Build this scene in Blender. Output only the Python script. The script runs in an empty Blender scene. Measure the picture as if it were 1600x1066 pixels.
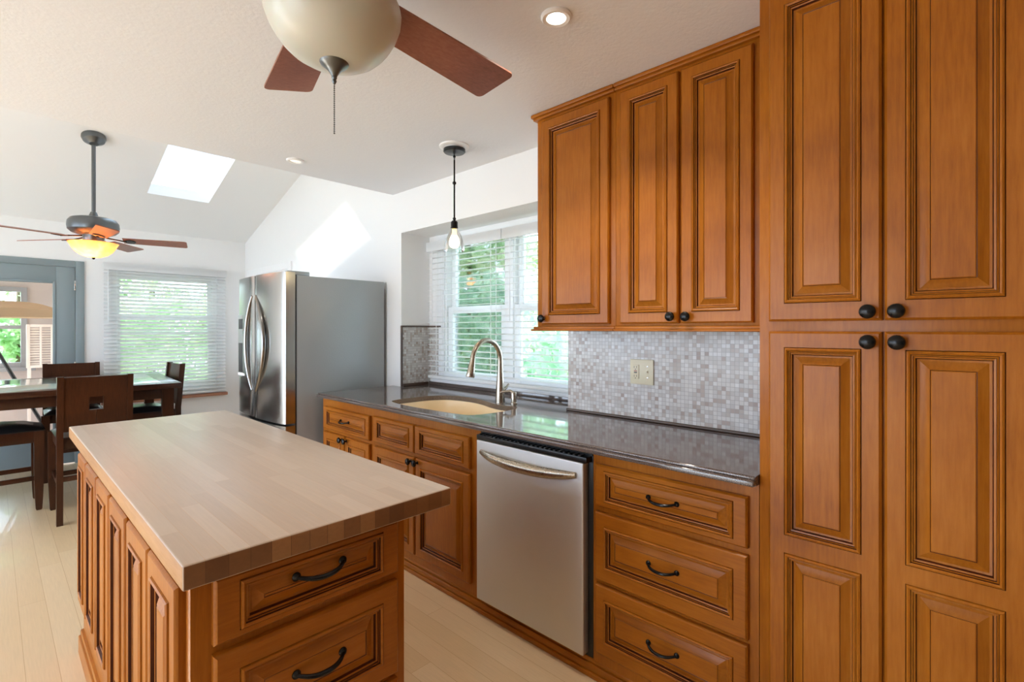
import bpy, bmesh, math, random
from mathutils import Vector, Matrix
R = math.radians
PI = math.pi
sc = bpy.context.scene
col = sc.collection
random.seed(7)

# ------------------------------------------------------------------ camera
cam_d = bpy.data.cameras.new('camera')
cam = bpy.data.objects.new('camera', cam_d)
col.objects.link(cam)
cam_d.sensor_width = 36.0
cam_d.lens = 778.0 / 1600.0 * 36.0
cam_d.shift_y = -18.7 / 1600.0
cam_d.clip_start = 0.02
cam.location = (0, 0, 1.36)
cam.rotation_euler = (R(90), 0, R(-46.36))
sc.camera = cam

# ------------------------------------------------------------------ light
sc.view_settings.view_transform = 'Standard'
sc.view_settings.look = 'None'
sc.view_settings.gamma = 1.0
sc.view_settings.use_curve_mapping = False
sc.view_settings.exposure = 1.42
sc.cycles.max_bounces = 14
sc.cycles.diffuse_bounces = 8
sc.cycles.glossy_bounces = 6
sc.cycles.transparent_max_bounces = 24
sc.cycles.sample_clamp_indirect = 6.0

world = bpy.data.worlds.new('daylight')
sc.world = world
world.use_nodes = True
bg = world.node_tree.nodes['Background']
bg.inputs[0].default_value = (0.75, 0.91, 1.13, 1)
bg.inputs[1].default_value = 3.0

sun_d = bpy.data.lights.new('sun', 'SUN')
sun_d.energy = 4.2
sun_d.angle = R(0.6)
sun_d.color = (1.0, 0.93, 0.82)
sun = bpy.data.objects.new('sun', sun_d)
col.objects.link(sun)
sun.location = (-6, 12, 9)
sun.rotation_euler = Vector((0.88, -0.85, -0.77)).to_track_quat('-Z', 'Y').to_euler()


def portal(name, loc, rot, sx, sy):
    d = bpy.data.lights.new(name, 'AREA')
    d.shape = 'RECTANGLE'
    d.size = sx
    d.size_y = sy
    d.cycles.is_portal = True
    o = bpy.data.objects.new(name, d)
    col.objects.link(o)
    o.location = loc
    o.rotation_euler = rot


# ------------------------------------------------------------------ materials
def new_mat(name):
    m = bpy.data.materials.new(name)
    m.use_nodes = True
    nt = m.node_tree
    b = nt.nodes['Principled BSDF']
    return m, nt, b


def N(nt, t, **kw):
    n = nt.nodes.new(t)
    for k, v in kw.items():
        setattr(n, k, v)
    return n


def srgb(r, g, b):
    def f(c):
        c /= 255.0
        return c / 12.92 if c <= 0.04045 else ((c + 0.055) / 1.055) ** 2.4
    return (f(r), f(g), f(b), 1)


def plain(name, c, rough=0.5, metal=0.0, spec=0.5, coat=0.0, bump=0.0, bscale=200.0):
    m, nt, b = new_mat(name)
    b.inputs['Base Color'].default_value = c
    b.inputs['Roughness'].default_value = rough
    b.inputs['Metallic'].default_value = metal
    b.inputs['Specular IOR Level'].default_value = spec
    b.inputs['Coat Weight'].default_value = coat
    g = N(nt, 'ShaderNodeNewGeometry')
    n = N(nt, 'ShaderNodeTexNoise')
    n.inputs['Scale'].default_value = bscale
    nt.links.new(g.outputs['Position'], n.inputs['Vector'])
    if bump > 0:
        bp = N(nt, 'ShaderNodeBump')
        bp.inputs['Strength'].default_value = bump
        bp.inputs['Distance'].default_value = 0.002
        nt.links.new(n.outputs['Fac'], bp.inputs['Height'])
        nt.links.new(bp.outputs['Normal'], b.inputs['Normal'])
    else:
        mr = N(nt, 'ShaderNodeMapRange')
        mr.inputs['To Min'].default_value = max(0.0, rough - 0.03)
        mr.inputs['To Max'].default_value = min(1.0, rough + 0.03)
        nt.links.new(n.outputs['Fac'], mr.inputs['Value'])
        nt.links.new(mr.outputs['Result'], b.inputs['Roughness'])
    return m


def ramp(nt, stops):
    r = N(nt, 'ShaderNodeValToRGB')
    e = r.color_ramp.elements
    while len(e) < len(stops):
        e.new(0.5)
    for i, (p, c) in enumerate(stops):
        e[i].position = p
        e[i].color = c
    return r


def wood(name, c_dark, c_mid, c_light, grain=(14, 14, 1.2), rough=0.35, coat=0.06, blotch=3.0, spec=0.24):
    m, nt, b = new_mat(name)
    g = N(nt, 'ShaderNodeNewGeometry')
    mp = N(nt, 'ShaderNodeMapping')
    mp.inputs['Scale'].default_value = grain
    nt.links.new(g.outputs['Position'], mp.inputs['Vector'])
    n1 = N(nt, 'ShaderNodeTexNoise')
    n1.inputs['Scale'].default_value = 9.0
    n1.inputs['Detail'].default_value = 8.0
    n1.inputs['Roughness'].default_value = 0.65
    nt.links.new(mp.outputs['Vector'], n1.inputs['Vector'])
    n2 = N(nt, 'ShaderNodeTexNoise')
    n2.inputs['Scale'].default_value = blotch
    n2.inputs['Detail'].default_value = 5.0
    nt.links.new(g.outputs['Position'], n2.inputs['Vector'])
    mx = N(nt, 'ShaderNodeMix')
    mx.inputs[0].default_value = 0.55
    nt.links.new(n1.outputs['Fac'], mx.inputs[2])
    nt.links.new(n2.outputs['Fac'], mx.inputs[3])
    r = ramp(nt, [(0.3, c_dark), (0.5, c_mid), (0.72, c_light)])
    nt.links.new(mx.outputs[0], r.inputs['Fac'])
    nt.links.new(r.outputs['Color'], b.inputs['Base Color'])
    b.inputs['Roughness'].default_value = rough
    b.inputs['Coat Weight'].default_value = coat
    b.inputs['Coat Roughness'].default_value = 0.18
    b.inputs['Specular IOR Level'].default_value = spec
    bp = N(nt, 'ShaderNodeBump')
    bp.inputs['Strength'].default_value = 0.04
    bp.inputs['Distance'].default_value = 0.001
    nt.links.new(n1.outputs['Fac'], bp.inputs['Height'])
    nt.links.new(bp.outputs['Normal'], b.inputs['Normal'])
    return m


M = {}
CW = (srgb(130, 68, 10), srgb(160, 92, 18), srgb(178, 110, 34))
M['wood'] = wood('cabinet_wood', *CW)
M['wood_y'] = wood('cabinet_wood_rails', *CW, grain=(14, 1.2, 14))
M['wood_x'] = wood('cabinet_wood_cross', *CW, grain=(1.2, 14, 14))
M['glaze'] = wood('cabinet_glaze', srgb(52, 22, 10), srgb(70, 30, 14), srgb(92, 42, 20))
M['dark_wood'] = wood('espresso_wood', srgb(40, 21, 13), srgb(61, 33, 19), srgb(81, 45, 26), rough=0.28, coat=0.2)
M['blade_wood'] = wood('blade_wood', srgb(118, 72, 54), srgb(146, 92, 72), srgb(170, 116, 94), grain=(5, 14, 5), rough=0.35, coat=0.1)
M['sill_wood'] = wood('sill_wood', srgb(150, 100, 76), srgb(172, 120, 94), srgb(190, 140, 112), grain=(1.2, 14, 14))
M['wall'] = plain('wall_paint', srgb(238, 238, 237), 0.7, bump=0.10, bscale=180)
M['ceil'] = plain('ceiling_paint', srgb(231, 233, 237), 0.8, bump=0.5, bscale=70)
M['taupe'] = plain('taupe_bounce_cut', srgb(120, 108, 98), 0.7)
M['trim'] = plain('white_trim', srgb(240, 240, 240), 0.35)
M['blind'] = plain('blind_white', srgb(246, 247, 247), 0.35)
_nt = M['blind'].node_tree
_t = _nt.nodes.new('ShaderNodeBsdfTranslucent')
_t.inputs[0].default_value = srgb(246, 247, 247)
_x = _nt.nodes.new('ShaderNodeMixShader')
_x.inputs[0].default_value = 0.35
_nt.links.new(_nt.nodes['Principled BSDF'].outputs[0], _x.inputs[1])
_nt.links.new(_t.outputs[0], _x.inputs[2])
_nt.links.new(_x.outputs[0], _nt.nodes['Material Output'].inputs[0])
M['door_paint'] = plain('blue_grey_paint', srgb(134, 147, 150), 0.45)
M['bronze'] = plain('oiled_bronze', srgb(30, 28, 27), 0.25, metal=0.6)
M['pewter'] = plain('dark_pewter', srgb(104, 108, 110), 0.32, metal=0.8)
M['tile_edge'] = plain('tile_edge_brown', srgb(84, 66, 54), 0.3)
M['gunmetal'] = plain('gunmetal', srgb(58, 60, 63), 0.3, metal=0.7)
M['nickel'] = plain('brushed_nickel', srgb(176, 166, 152), 0.28, metal=1.0)
M['handle_steel'] = plain('handle_steel', srgb(150, 148, 146), 0.2, metal=1.0)
M['chrome'] = plain('chrome', srgb(205, 205, 205), 0.12, metal=1.0)
M['black'] = plain('black_plastic', srgb(16, 16, 17), 0.35)
M['leather'] = plain('black_leather', srgb(24, 24, 26), 0.28, bump=0.15, bscale=120)
M['sink'] = plain('cream_composite', srgb(240, 218, 180), 0.3)
M['ivory'] = plain('ivory_plastic', srgb(226, 218, 190), 0.4)
M['red'] = plain('red_plastic', srgb(150, 60, 40), 0.4)
M['gasket'] = plain('dark_grey_plastic', srgb(52, 52, 52), 0.5)
M['porch_wall'] = plain('porch_siding', srgb(190, 178, 172), 0.7)
M['porch_trim'] = plain('porch_trim', srgb(150, 150, 152), 0.6)
M['porch_post'] = plain('porch_post', srgb(236, 226, 220), 0.6)
M['porch_floor'] = plain('porch_floor', srgb(225, 205, 192), 0.6)
M['tan'] = plain('tan_canvas', srgb(196, 166, 134), 0.8)
M['shutter'] = plain('shutter_white', srgb(235, 224, 216), 0.6)
M['bark'] = plain('bark', srgb(96, 80, 64), 0.9, bump=0.5, bscale=30)


def stainless(name, c, rough, scale, strength=0.08):
    m, nt, b = new_mat(name)
    b.inputs['Base Color'].default_value = c
    b.inputs['Metallic'].default_value = 1.0
    g = N(nt, 'ShaderNodeNewGeometry')
    mp = N(nt, 'ShaderNodeMapping')
    mp.inputs['Scale'].default_value = scale
    nt.links.new(g.outputs['Position'], mp.inputs['Vector'])
    n = N(nt, 'ShaderNodeTexNoise')
    n.inputs['Scale'].default_value = 6.0
    n.inputs['Detail'].default_value = 6.0
    nt.links.new(mp.outputs['Vector'], n.inputs['Vector'])
    mr = N(nt, 'ShaderNodeMapRange')
    mr.inputs['To Min'].default_value = rough - 0.06
    mr.inputs['To Max'].default_value = rough + 0.06
    nt.links.new(n.outputs['Fac'], mr.inputs['Value'])
    nt.links.new(mr.outputs['Result'], b.inputs['Roughness'])
    bp = N(nt, 'ShaderNodeBump')
    bp.inputs['Strength'].default_value = strength
    bp.inputs['Distance'].default_value = 0.001
    nt.links.new(n.outputs['Fac'], bp.inputs['Height'])
    nt.links.new(bp.outputs['Normal'], b.inputs['Normal'])
    return m


M['steel'] = stainless('stainless_dishwasher', srgb(216, 216, 216), 0.52, (60, 2, 60))
M['fridge_front'] = stainless('stainless_fridge', srgb(176, 174, 170), 0.2, (40, 40, 0.8), 0.12)


def fridge_side():
    m, nt, b = new_mat('fridge_side_grey')
    b.inputs['Base Color'].default_value = srgb(160, 165, 165)
    b.inputs['Roughness'].default_value = 0.32
    b.inputs['Metallic'].default_value = 0.25
    g = N(nt, 'ShaderNodeNewGeometry')
    n = N(nt, 'ShaderNodeTexVoronoi')
    n.inputs['Scale'].default_value = 150.0
    nt.links.new(g.outputs['Position'], n.inputs['Vector'])
    bp = N(nt, 'ShaderNodeBump')
    bp.inputs['Strength'].default_value = 0.18
    bp.inputs['Distance'].default_value = 0.002
    nt.links.new(n.outputs['Distance'], bp.inputs['Height'])
    nt.links.new(bp.outputs['Normal'], b.inputs['Normal'])
    return m


M['fridge_side'] = fridge_side()


def cells(name, pitch, ax, stops, grout, gap, rough=0.3, jitter=0.0, bump=0.3):
    """mosaic / strips: ax = two axis names, pitch = two sizes; colour per cell from a ramp."""
    m, nt, b = new_mat(name)
    g = N(nt, 'ShaderNodeNewGeometry')
    sp = N(nt, 'ShaderNodeSeparateXYZ')
    nt.links.new(g.outputs['Position'], sp.inputs[0])
    fl, fr = [], []
    for i in range(2):
        d = N(nt, 'ShaderNodeMath', operation='DIVIDE')
        nt.links.new(sp.outputs[ax[i]], d.inputs[0])
        d.inputs[1].default_value = pitch[i]
        src = d
        if i == 1 and jitter:
            wn = N(nt, 'ShaderNodeTexWhiteNoise', noise_dimensions='1D')
            nt.links.new(fl[0].outputs[0], wn.inputs['W'])
            a = N(nt, 'ShaderNodeMath', operation='ADD')
            nt.links.new(d.outputs[0], a.inputs[0])
            mm = N(nt, 'ShaderNodeMath', operation='MULTIPLY')
            nt.links.new(wn.outputs['Value'], mm.inputs[0])
            mm.inputs[1].default_value = jitter
            nt.links.new(mm.outputs[0], a.inputs[1])
            src = a
        f = N(nt, 'ShaderNodeMath', operation='FLOOR')
        nt.links.new(src.outputs[0], f.inputs[0])
        q = N(nt, 'ShaderNodeMath', operation='FRACT')
        nt.links.new(src.outputs[0], q.inputs[0])
        fl.append(f)
        fr.append(q)
    cb = N(nt, 'ShaderNodeCombineXYZ')
    nt.links.new(fl[0].outputs[0], cb.inputs[0])
    nt.links.new(fl[1].outputs[0], cb.inputs[1])
    wn = N(nt, 'ShaderNodeTexWhiteNoise', noise_dimensions='2D')
    nt.links.new(cb.outputs[0], wn.inputs['Vector'])
    rp = ramp(nt, stops)
    nt.links.new(wn.outputs['Value'], rp.inputs['Fac'])
    mask = None
    for i in range(2):
        w = gap / pitch[i]
        c = N(nt, 'ShaderNodeMath', operation='LESS_THAN')
        nt.links.new(fr[i].outputs[0], c.inputs[0])
        c.inputs[1].default_value = w
        if mask is None:
            mask = c
        else:
            mx = N(nt, 'ShaderNodeMath', operation='MAXIMUM')
            nt.links.new(mask.outputs[0], mx.inputs[0])
            nt.links.new(c.outputs[0], mx.inputs[1])
            mask = mx
    return m, nt, b, rp, mask, grout, g


def finish_cells(t, rough, bump, grain_scale=None, grain_amt=0.15, coat=0.0):
    m, nt, b, rp, mask, grout, g = t
    colr = rp.outputs['Color']
    if grain_scale:
        mp = N(nt, 'ShaderNodeMapping')
        mp.inputs['Scale'].default_value = grain_scale
        nt.links.new(g.outputs['Position'], mp.inputs['Vector'])
        n = N(nt, 'ShaderNodeTexNoise')
        n.inputs['Scale'].default_value = 8.0
        n.inputs['Detail'].default_value = 7.0
        nt.links.new(mp.outputs['Vector'], n.inputs['Vector'])
        mr = N(nt, 'ShaderNodeMapRange')
        mr.inputs['To Min'].default_value = 1.0 - grain_amt
        mr.inputs['To Max'].default_value = 1.0 + grain_amt
        nt.links.new(n.outputs['Fac'], mr.inputs['Value'])
        vm = N(nt, 'ShaderNodeVectorMath', operation='SCALE')
        nt.links.new(colr, vm.inputs[0])
        nt.links.new(mr.outputs['Result'], vm.inputs['Scale'])
        colr = vm.outputs[0]
    mx = N(nt, 'ShaderNodeMix', data_type='RGBA')
    nt.links.new(mask.outputs[0], mx.inputs[0])
    nt.links.new(colr, mx.inputs[6])
    mx.inputs[7].default_value = grout
    nt.links.new(mx.outputs[2], b.inputs['Base Color'])
    b.inputs['Roughness'].default_value = rough
    b.inputs['Coat Weight'].default_value = coat
    if bump:
        bp = N(nt, 'ShaderNodeBump', invert=True)
        bp.inputs['Strength'].default_value = bump
        bp.inputs['Distance'].default_value = 0.001
        nt.links.new(mask.outputs[0], bp.inputs['Height'])
        nt.links.new(bp.outputs['Normal'], b.inputs['Normal'])
    return m


TILE = [(0.0, srgb(164, 148, 138)), (0.10, srgb(182, 168, 158)), (0.3, srgb(190, 185, 180)),
        (0.55, srgb(200, 198, 195)), (0.8, srgb(208, 205, 200)), (1.0, srgb(218, 217, 215))]
M['tile_y'] = finish_cells(cells('mosaic_tile', (0.0185, 0.0185), ('Y', 'Z'), TILE, srgb(168, 163, 158), 0.0018), 0.25, 0.4)
M['tile_x'] = finish_cells(cells('mosaic_tile_return', (0.0185, 0.0185), ('X', 'Z'), TILE, srgb(168, 163, 158), 0.0018), 0.25, 0.4)
M['floor'] = finish_cells(cells('bamboo_floor', (0.0955, 1.85), ('X', 'Y'),
                                [(0, srgb(211, 180, 137)), (0.5, srgb(218, 189, 148)), (1, srgb(224, 198, 160))],
                                srgb(188, 150, 104), 0.0016, jitter=1.0), 0.28, 0.1, (22, 1.0, 1), 0.10, coat=0.15)
M['block'] = finish_cells(cells('butcher_block_top', (0.041, 0.62), ('X', 'Y'),
                                [(0, srgb(184, 163, 143)), (0.5, srgb(190, 170, 150)), (1, srgb(196, 177, 158))],
                                srgb(190, 158, 126), 0.0008, jitter=1.0), 0.34, 0.02, (20, 1.0, 1), 0.09)
M['block_end'] = finish_cells(cells('butcher_block_end', (0.041, 9.0), ('X', 'Y'),
                                    [(0, srgb(104, 66, 38)), (0.5, srgb(126, 84, 50)), (1, srgb(150, 106, 66))],
                                    srgb(92, 58, 34), 0.001), 0.45, 0.02, (12, 12, 20), 0.15)
M['block_side'] = wood('butcher_block_side', srgb(150, 104, 60), srgb(170, 124, 78), srgb(184, 140, 94), grain=(10, 1.0, 10), rough=0.45, coat=0.05)


def quartz():
    m, nt, b = new_mat('brown_quartz')
    g = N(nt, 'ShaderNodeNewGeometry')
    n = N(nt, 'ShaderNodeTexNoise')
    n.inputs['Scale'].default_value = 420.0
    n.inputs['Detail'].default_value = 2.0
    nt.links.new(g.outputs['Position'], n.inputs['Vector'])
    r = ramp(nt, [(0.32, srgb(52, 43, 40)), (0.5, srgb(92, 80, 75)), (0.68, srgb(140, 126, 118))])
    nt.links.new(n.outputs['Fac'], r.inputs['Fac'])
    nt.links.new(r.outputs['Color'], b.inputs['Base Color'])
    b.inputs['Roughness'].default_value = 0.07
    b.inputs['Specular IOR Level'].default_value = 0.9
    return m


M['quartz'] = quartz()


def glass(name, tint=(0.97, 0.99, 0.98, 1), refl=0.9, ior=1.45):
    m, nt, b = new_mat(name)
    nt.nodes.remove(b)
    out = nt.nodes['Material Output']
    tr = N(nt, 'ShaderNodeBsdfTransparent')
    tr.inputs[0].default_value = tint
    gl = N(nt, 'ShaderNodeBsdfGlossy')
    gl.inputs['Roughness'].default_value = 0.02
    fr = N(nt, 'ShaderNodeFresnel')
    fr.inputs[0].default_value = ior
    ml = N(nt, 'ShaderNodeMath', operation='MULTIPLY')
    nt.links.new(fr.outputs[0], ml.inputs[0])
    ml.inputs[1].default_value = refl
    mx = N(nt, 'ShaderNodeMixShader')
    nt.links.new(ml.outputs[0], mx.inputs[0])
    nt.links.new(tr.outputs[0], mx.inputs[1])
    nt.links.new(gl.outputs[0], mx.inputs[2])
    nt.links.new(mx.outputs[0], out.inputs[0])
    return m


M['glass'] = glass('window_glass')
M['table_glass'] = plain('frosted_table_glass', srgb(150, 172, 166), 0.06)


def leaf(name, a, b_, c):
    m, nt, b = new_mat(name)
    out = nt.nodes['Material Output']
    g = N(nt, 'ShaderNodeNewGeometry')
    n = N(nt, 'ShaderNodeTexNoise')
    n.inputs['Scale'].default_value = 3.5
    n.inputs['Detail'].default_value = 4
    nt.links.new(g.outputs['Position'], n.inputs['Vector'])
    r = ramp(nt, [(0.3, a), (0.5, b_), (0.7, c)])
    nt.links.new(n.outputs['Fac'], r.inputs['Fac'])
    nt.links.new(r.outputs['Color'], b.inputs['Base Color'])
    b.inputs['Roughness'].default_value = 0.5
    t = N(nt, 'ShaderNodeBsdfTranslucent')
    nt.links.new(r.outputs['Color'], t.inputs[0])
    mx = N(nt, 'ShaderNodeMixShader')
    mx.inputs[0].default_value = 0.5
    nt.links.new(b.outputs[0], mx.inputs[1])
    nt.links.new(t.outputs[0], mx.inputs[2])
    nt.links.new(mx.outputs[0], out.inputs[0])
    return m


M['leaf_a'] = leaf('leaves_mid_green', srgb(142, 178, 130), srgb(184, 214, 162), srgb(224, 238, 200))
M['leaf_b'] = leaf('leaves_cool_green', srgb(142, 182, 156), srgb(184, 216, 188), srgb(224, 240, 222))
M['leaf_c'] = leaf('leaves_pale_green', srgb(150, 186, 132), srgb(196, 220, 168), srgb(232, 240, 206))
M['bounce_slab'] = plain('bounce_slab_pale', srgb(205, 203, 198), 0.8)
M['lawn'] = leaf('lawn_green', srgb(130, 150, 96), srgb(156, 174, 118), srgb(184, 196, 146))


def emit(name, c, s):
    m, nt, b = new_mat(name)
    b.inputs['Base Color'].default_value = c
    b.inputs['Emission Color'].default_value = c
    b.inputs['Emission Strength'].default_value = s
    return m


M['bulb'] = emit('warm_bulb', (1.0, 0.78, 0.45, 1), 9.0)
M['can_glow'] = emit('warm_lens', (1.0, 0.90, 0.74, 1), 5.0)
M['can_dim'] = emit('dim_lens', (1.0, 0.93, 0.84, 1), 0.25)
M['filament'] = emit('bulb_neck', (1.0, 0.55, 0.2, 1), 1.2)


def amber_bowl():
    m, nt, b = new_mat('amber_alabaster_glass')
    g = N(nt, 'ShaderNodeNewGeometry')
    n = N(nt, 'ShaderNodeTexNoise')
    n.inputs['Scale'].default_value = 14.0
    n.inputs['Detail'].default_value = 4
    nt.links.new(g.outputs['Position'], n.inputs['Vector'])
    r = ramp(nt, [(0.3, (0.95, 0.36, 0.13, 1)), (0.55, (1.0, 0.48, 0.20, 1)), (0.75, (1.0, 0.62, 0.34, 1))])
    nt.links.new(n.outputs['Fac'], r.inputs['Fac'])
    nt.links.new(r.outputs['Color'], b.inputs['Base Color'])
    b.inputs['Roughness'].default_value = 0.25
    nt.links.new(r.outputs['Color'], b.inputs['Emission Color'])
    b.inputs['Emission Strength'].default_value = 0.16
    t = N(nt, 'ShaderNodeBsdfTranslucent')
    nt.links.new(r.outputs['Color'], t.inputs[0])
    mx = N(nt, 'ShaderNodeMixShader')
    mx.inputs[0].default_value = 0.6
    nt.links.new(b.outputs[0], mx.inputs[1])
    nt.links.new(t.outputs[0], mx.inputs[2])
    nt.links.new(mx.outputs[0], nt.nodes['Material Output'].inputs[0])
    return m


M['amber'] = amber_bowl()
M['opal'] = plain('opal_glass', srgb(198, 197, 184), 0.3, coat=0.1)
M['opal'].node_tree.nodes['Principled BSDF'].inputs['Subsurface Weight'].default_value = 0.15


# ------------------------------------------------------------------ mesh helper
class MB:
    def __init__(self):
        self.v, self.f, self.m = [], [], []
        self.mats = []

    def mi(self, m):
        if m not in self.mats:
            self.mats.append(m)
        return self.mats.index(m)

    def add(self, vs, fs, m):
        k = len(self.v)
        self.v += [Vector(p) for p in vs]
        i = self.mi(m)
        for f in fs:
            self.f.append([k + a for a in f])
            self.m.append(i)

    def box(self, lo, hi, m, bev=0.0, seg=2, rot=None):
        lo, hi = Vector(lo), Vector(hi)
        c = (lo + hi) / 2
        s = hi - lo
        bm = bmesh.new()
        bmesh.ops.create_cube(bm, size=1.0)
        for v in bm.verts:
            v.co = Vector((v.co.x * s.x, v.co.y * s.y, v.co.z * s.z))
        if bev > 0:
            bmesh.ops.bevel(bm, geom=list(bm.edges), offset=min(bev, min(s) * 0.45), segments=seg, affect='EDGES', profile=0.5)
        mt = Matrix.Translation(c) @ (rot.to_4x4() if rot else Matrix())
        bm.transform(mt)
        self.bm(bm, m)
        bm.free()

    def bm(self, bm, m):
        bm.verts.index_update()
        self.add([v.co.copy() for v in bm.verts], [[v.index for v in f.verts] for f in bm.faces], m)

    def lathe(self, prof, c, m, seg=24, axis='Z', mt=None):
        """prof: list of (r, z)."""
        vs, fs = [], []
        for r, z in prof:
            for i in range(seg):
                a = 2 * PI * i / seg
                vs.append(Vector((r * math.cos(a), r * math.sin(a), z)))
        n = len(prof)
        for j in range(n - 1):
            for i in range(seg):
                k = (i + 1) % seg
                fs.append([j * seg + i, j * seg + k, (j + 1) * seg + k, (j + 1) * seg + i])
        if prof[0][0] > 1e-6:
            fs.append([i for i in range(seg)][::-1])
        if prof[-1][0] > 1e-6:
            fs.append([(n - 1) * seg + i for i in range(seg)])
        X = Matrix()
        if axis == '-X':
            X = Matrix.Rotation(R(-90), 4, 'Y')
        elif axis == '-Y':
            X = Matrix.Rotation(R(90), 4, 'X')
        elif axis == 'X':
            X = Matrix.Rotation(R(90), 4, 'Y')
        if mt is not None:
            X = mt
        X = Matrix.Translation(Vector(c)) @ X
        self.add([X @ v for v in vs], fs, m)

    def tube(self, pts, rad, m, seg=12, flat=1.0, cap=True):
        pts = [Vector(p) for p in pts]
        n = len(pts)
        rad = rad if isinstance(rad, (list, tuple)) else [rad] * n
        vs, fs = [], []
        up = None
        for i in range(n):
            t = (pts[min(i + 1, n - 1)] - pts[max(i - 1, 0)]).normalized()
            if up is None:
                up = Vector((0, 0, 1)) if abs(t.z) < 0.9 else Vector((1, 0, 0))
            a = t.cross(up)
            if a.length < 1e-5:
                a = t.orthogonal()
            a.normalize()
            up = a.cross(t).normalized()
            for k in range(seg):
                an = 2 * PI * k / seg
                vs.append(pts[i] + a * math.cos(an) * rad[i] + up * math.sin(an) * rad[i] * flat)
        for i in range(n - 1):
            for k in range(seg):
                q = (k + 1) % seg
                fs.append([i * seg + k, i * seg + q, (i + 1) * seg + q, (i + 1) * seg + k])
        if cap:
            fs.append(list(range(seg))[::-1])
            fs.append([(n - 1) * seg + k for k in range(seg)])
        self.add(vs, fs, m)

    def prism(self, poly, z0, z1, m):
        """poly: list of (x, y) counter-clockwise."""
        n = len(poly)
        vs = [(x, y, z0) for x, y in poly] + [(x, y, z1) for x, y in poly]
        fs = [list(range(n))[::-1], [n + i for i in range(n)]]
        for i in range(n):
            j = (i + 1) % n
            fs.append([i, j, n + j, n + i])
        self.add(vs, fs, m)

    def rings(self, o, U, V, w, h, prof, m, mg):
        """raised panel: prof of (inset_u, inset_v, height, glaze?) from the outer back edge to the field."""
        o, U, V = Vector(o), Vector(U), Vector(V)
        Nn = U.cross(V)
        a, b = self.mi(m), self.mi(mg)
        k = len(self.v)
        for iu, iv, d, g in prof:
            for (x, y) in ((iu, iv), (w - iu, iv), (w - iu, h - iv), (iu, h - iv)):
                self.v.append(o + U * x + V * y + Nn * d)
        n = len(prof)
        for j in range(n - 1):
            for i in range(4):
                q = (i + 1) % 4
                self.f.append([k + j * 4 + i, k + j * 4 + q, k + (j + 1) * 4 + q, k + (j + 1) * 4 + i])
                self.m.append(b if prof[j + 1][3] else a)
        self.f.append([k + (n - 1) * 4 + i for i in range(4)])
        self.m.append(a)
        self.f.append([k + i for i in range(4)][::-1])
        self.m.append(a)

    def build(self, name, parent=None, origin=None, ang=32, smooth=True):
        og = Vector(origin) if origin is not None else Vector((0, 0, 0))
        me = bpy.data.meshes.new(name)
        me.from_pydata([v - og for v in self.v], [], self.f)
        for m in self.mats:
            me.materials.append(M[m])
        for p, i in zip(me.polygons, self.m):
            p.material_index = i
            p.use_smooth = smooth
        me.update()
        if smooth:
            me.set_sharp_from_angle(angle=R(ang))
        o = bpy.data.objects.new(name, me)
        col.objects.link(o)
        if parent is not None:
            o.parent = parent
        else:
            o.location = og
        return o


def tag(o, label, cat, group=None, kind=None):
    o['label'] = label
    o['category'] = cat
    if group:
        o['group'] = group
    if kind:
        o['kind'] = kind
    return o


def thing(name, label, cat, loc=(0, 0, 0), group=None, rz=0.0):
    o = bpy.data.objects.new(name, None)
    o.empty_display_size = 0.05
    col.objects.link(o)
    o.location = loc
    o.rotation_euler = (0, 0, rz)
    return tag(o, label, cat, group)


def struct(name, mb, label, cat, smooth=False):
    return tag(mb.build(name, smooth=smooth), label, cat, kind='structure')


def copy_tree(o, parent=None):
    c = o.copy()
    col.objects.link(c)
    c.parent = parent
    for ch in list(o.children):
        copy_tree(ch, c)
    return c


def share(src, parent, loc, name=None):
    c = src.copy()
    col.objects.link(c)
    c.parent = parent
    c.location = loc
    return c


def wall_cells(mb, axis, p0, p1, u0, u1, z0, z1, holes, m):
    """solid wall between planes p0..p1 on axis, spanning u0..u1 and z0..z1, minus holes (ua, ub, za, zb)."""
    us = sorted({u0, u1} | {h[0] for h in holes} | {h[1] for h in holes})
    zs = sorted({z0, z1} | {h[2] for h in holes} | {h[3] for h in holes})
    us = [u for u in us if u0 <= u <= u1]
    zs = [z for z in zs if z0 <= z <= z1]
    for a, b in zip(us, us[1:]):
        for c, d in zip(zs, zs[1:]):
            cu, cz = (a + b) / 2, (c + d) / 2
            if any(h[0] < cu < h[1] and h[2] < cz < h[3] for h in holes):
                continue
            if axis == 'x':
                mb.box((p0, a, c), (p1, b, d), m)
            else:
                mb.box((a, p0, c), (b, p1, d), m)


# ------------------------------------------------------------------ room shell
XL, YB, YE, XW = -2.9, -2.9, 6.70, 2.20
CE = 3.40           # edge of the flat kitchen ceiling
CZ = 2.42
SL = 0.317          # slope of the dining room ceiling


def slope_z(y):
    return 2.43 + SL * (YE - y)


b = MB()
b.box((XL, YB, -0.12), (XW + 0.3, YE, 0.0), 'floor')
struct('floor', b, 'pale bamboo plank floor running through kitchen and dining area', 'floor')

b = MB()
b.box((XL, YB, CZ), (XW + 0.27, CE, CZ + 0.15), 'ceil')
b.box((XL, CE - 0.12, CZ + 0.15), (XW + 0.27, CE, slope_z(CE) + 0.25), 'ceil')
struct('ceiling', b, 'flat textured white ceiling over the kitchen', 'ceiling')

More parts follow.
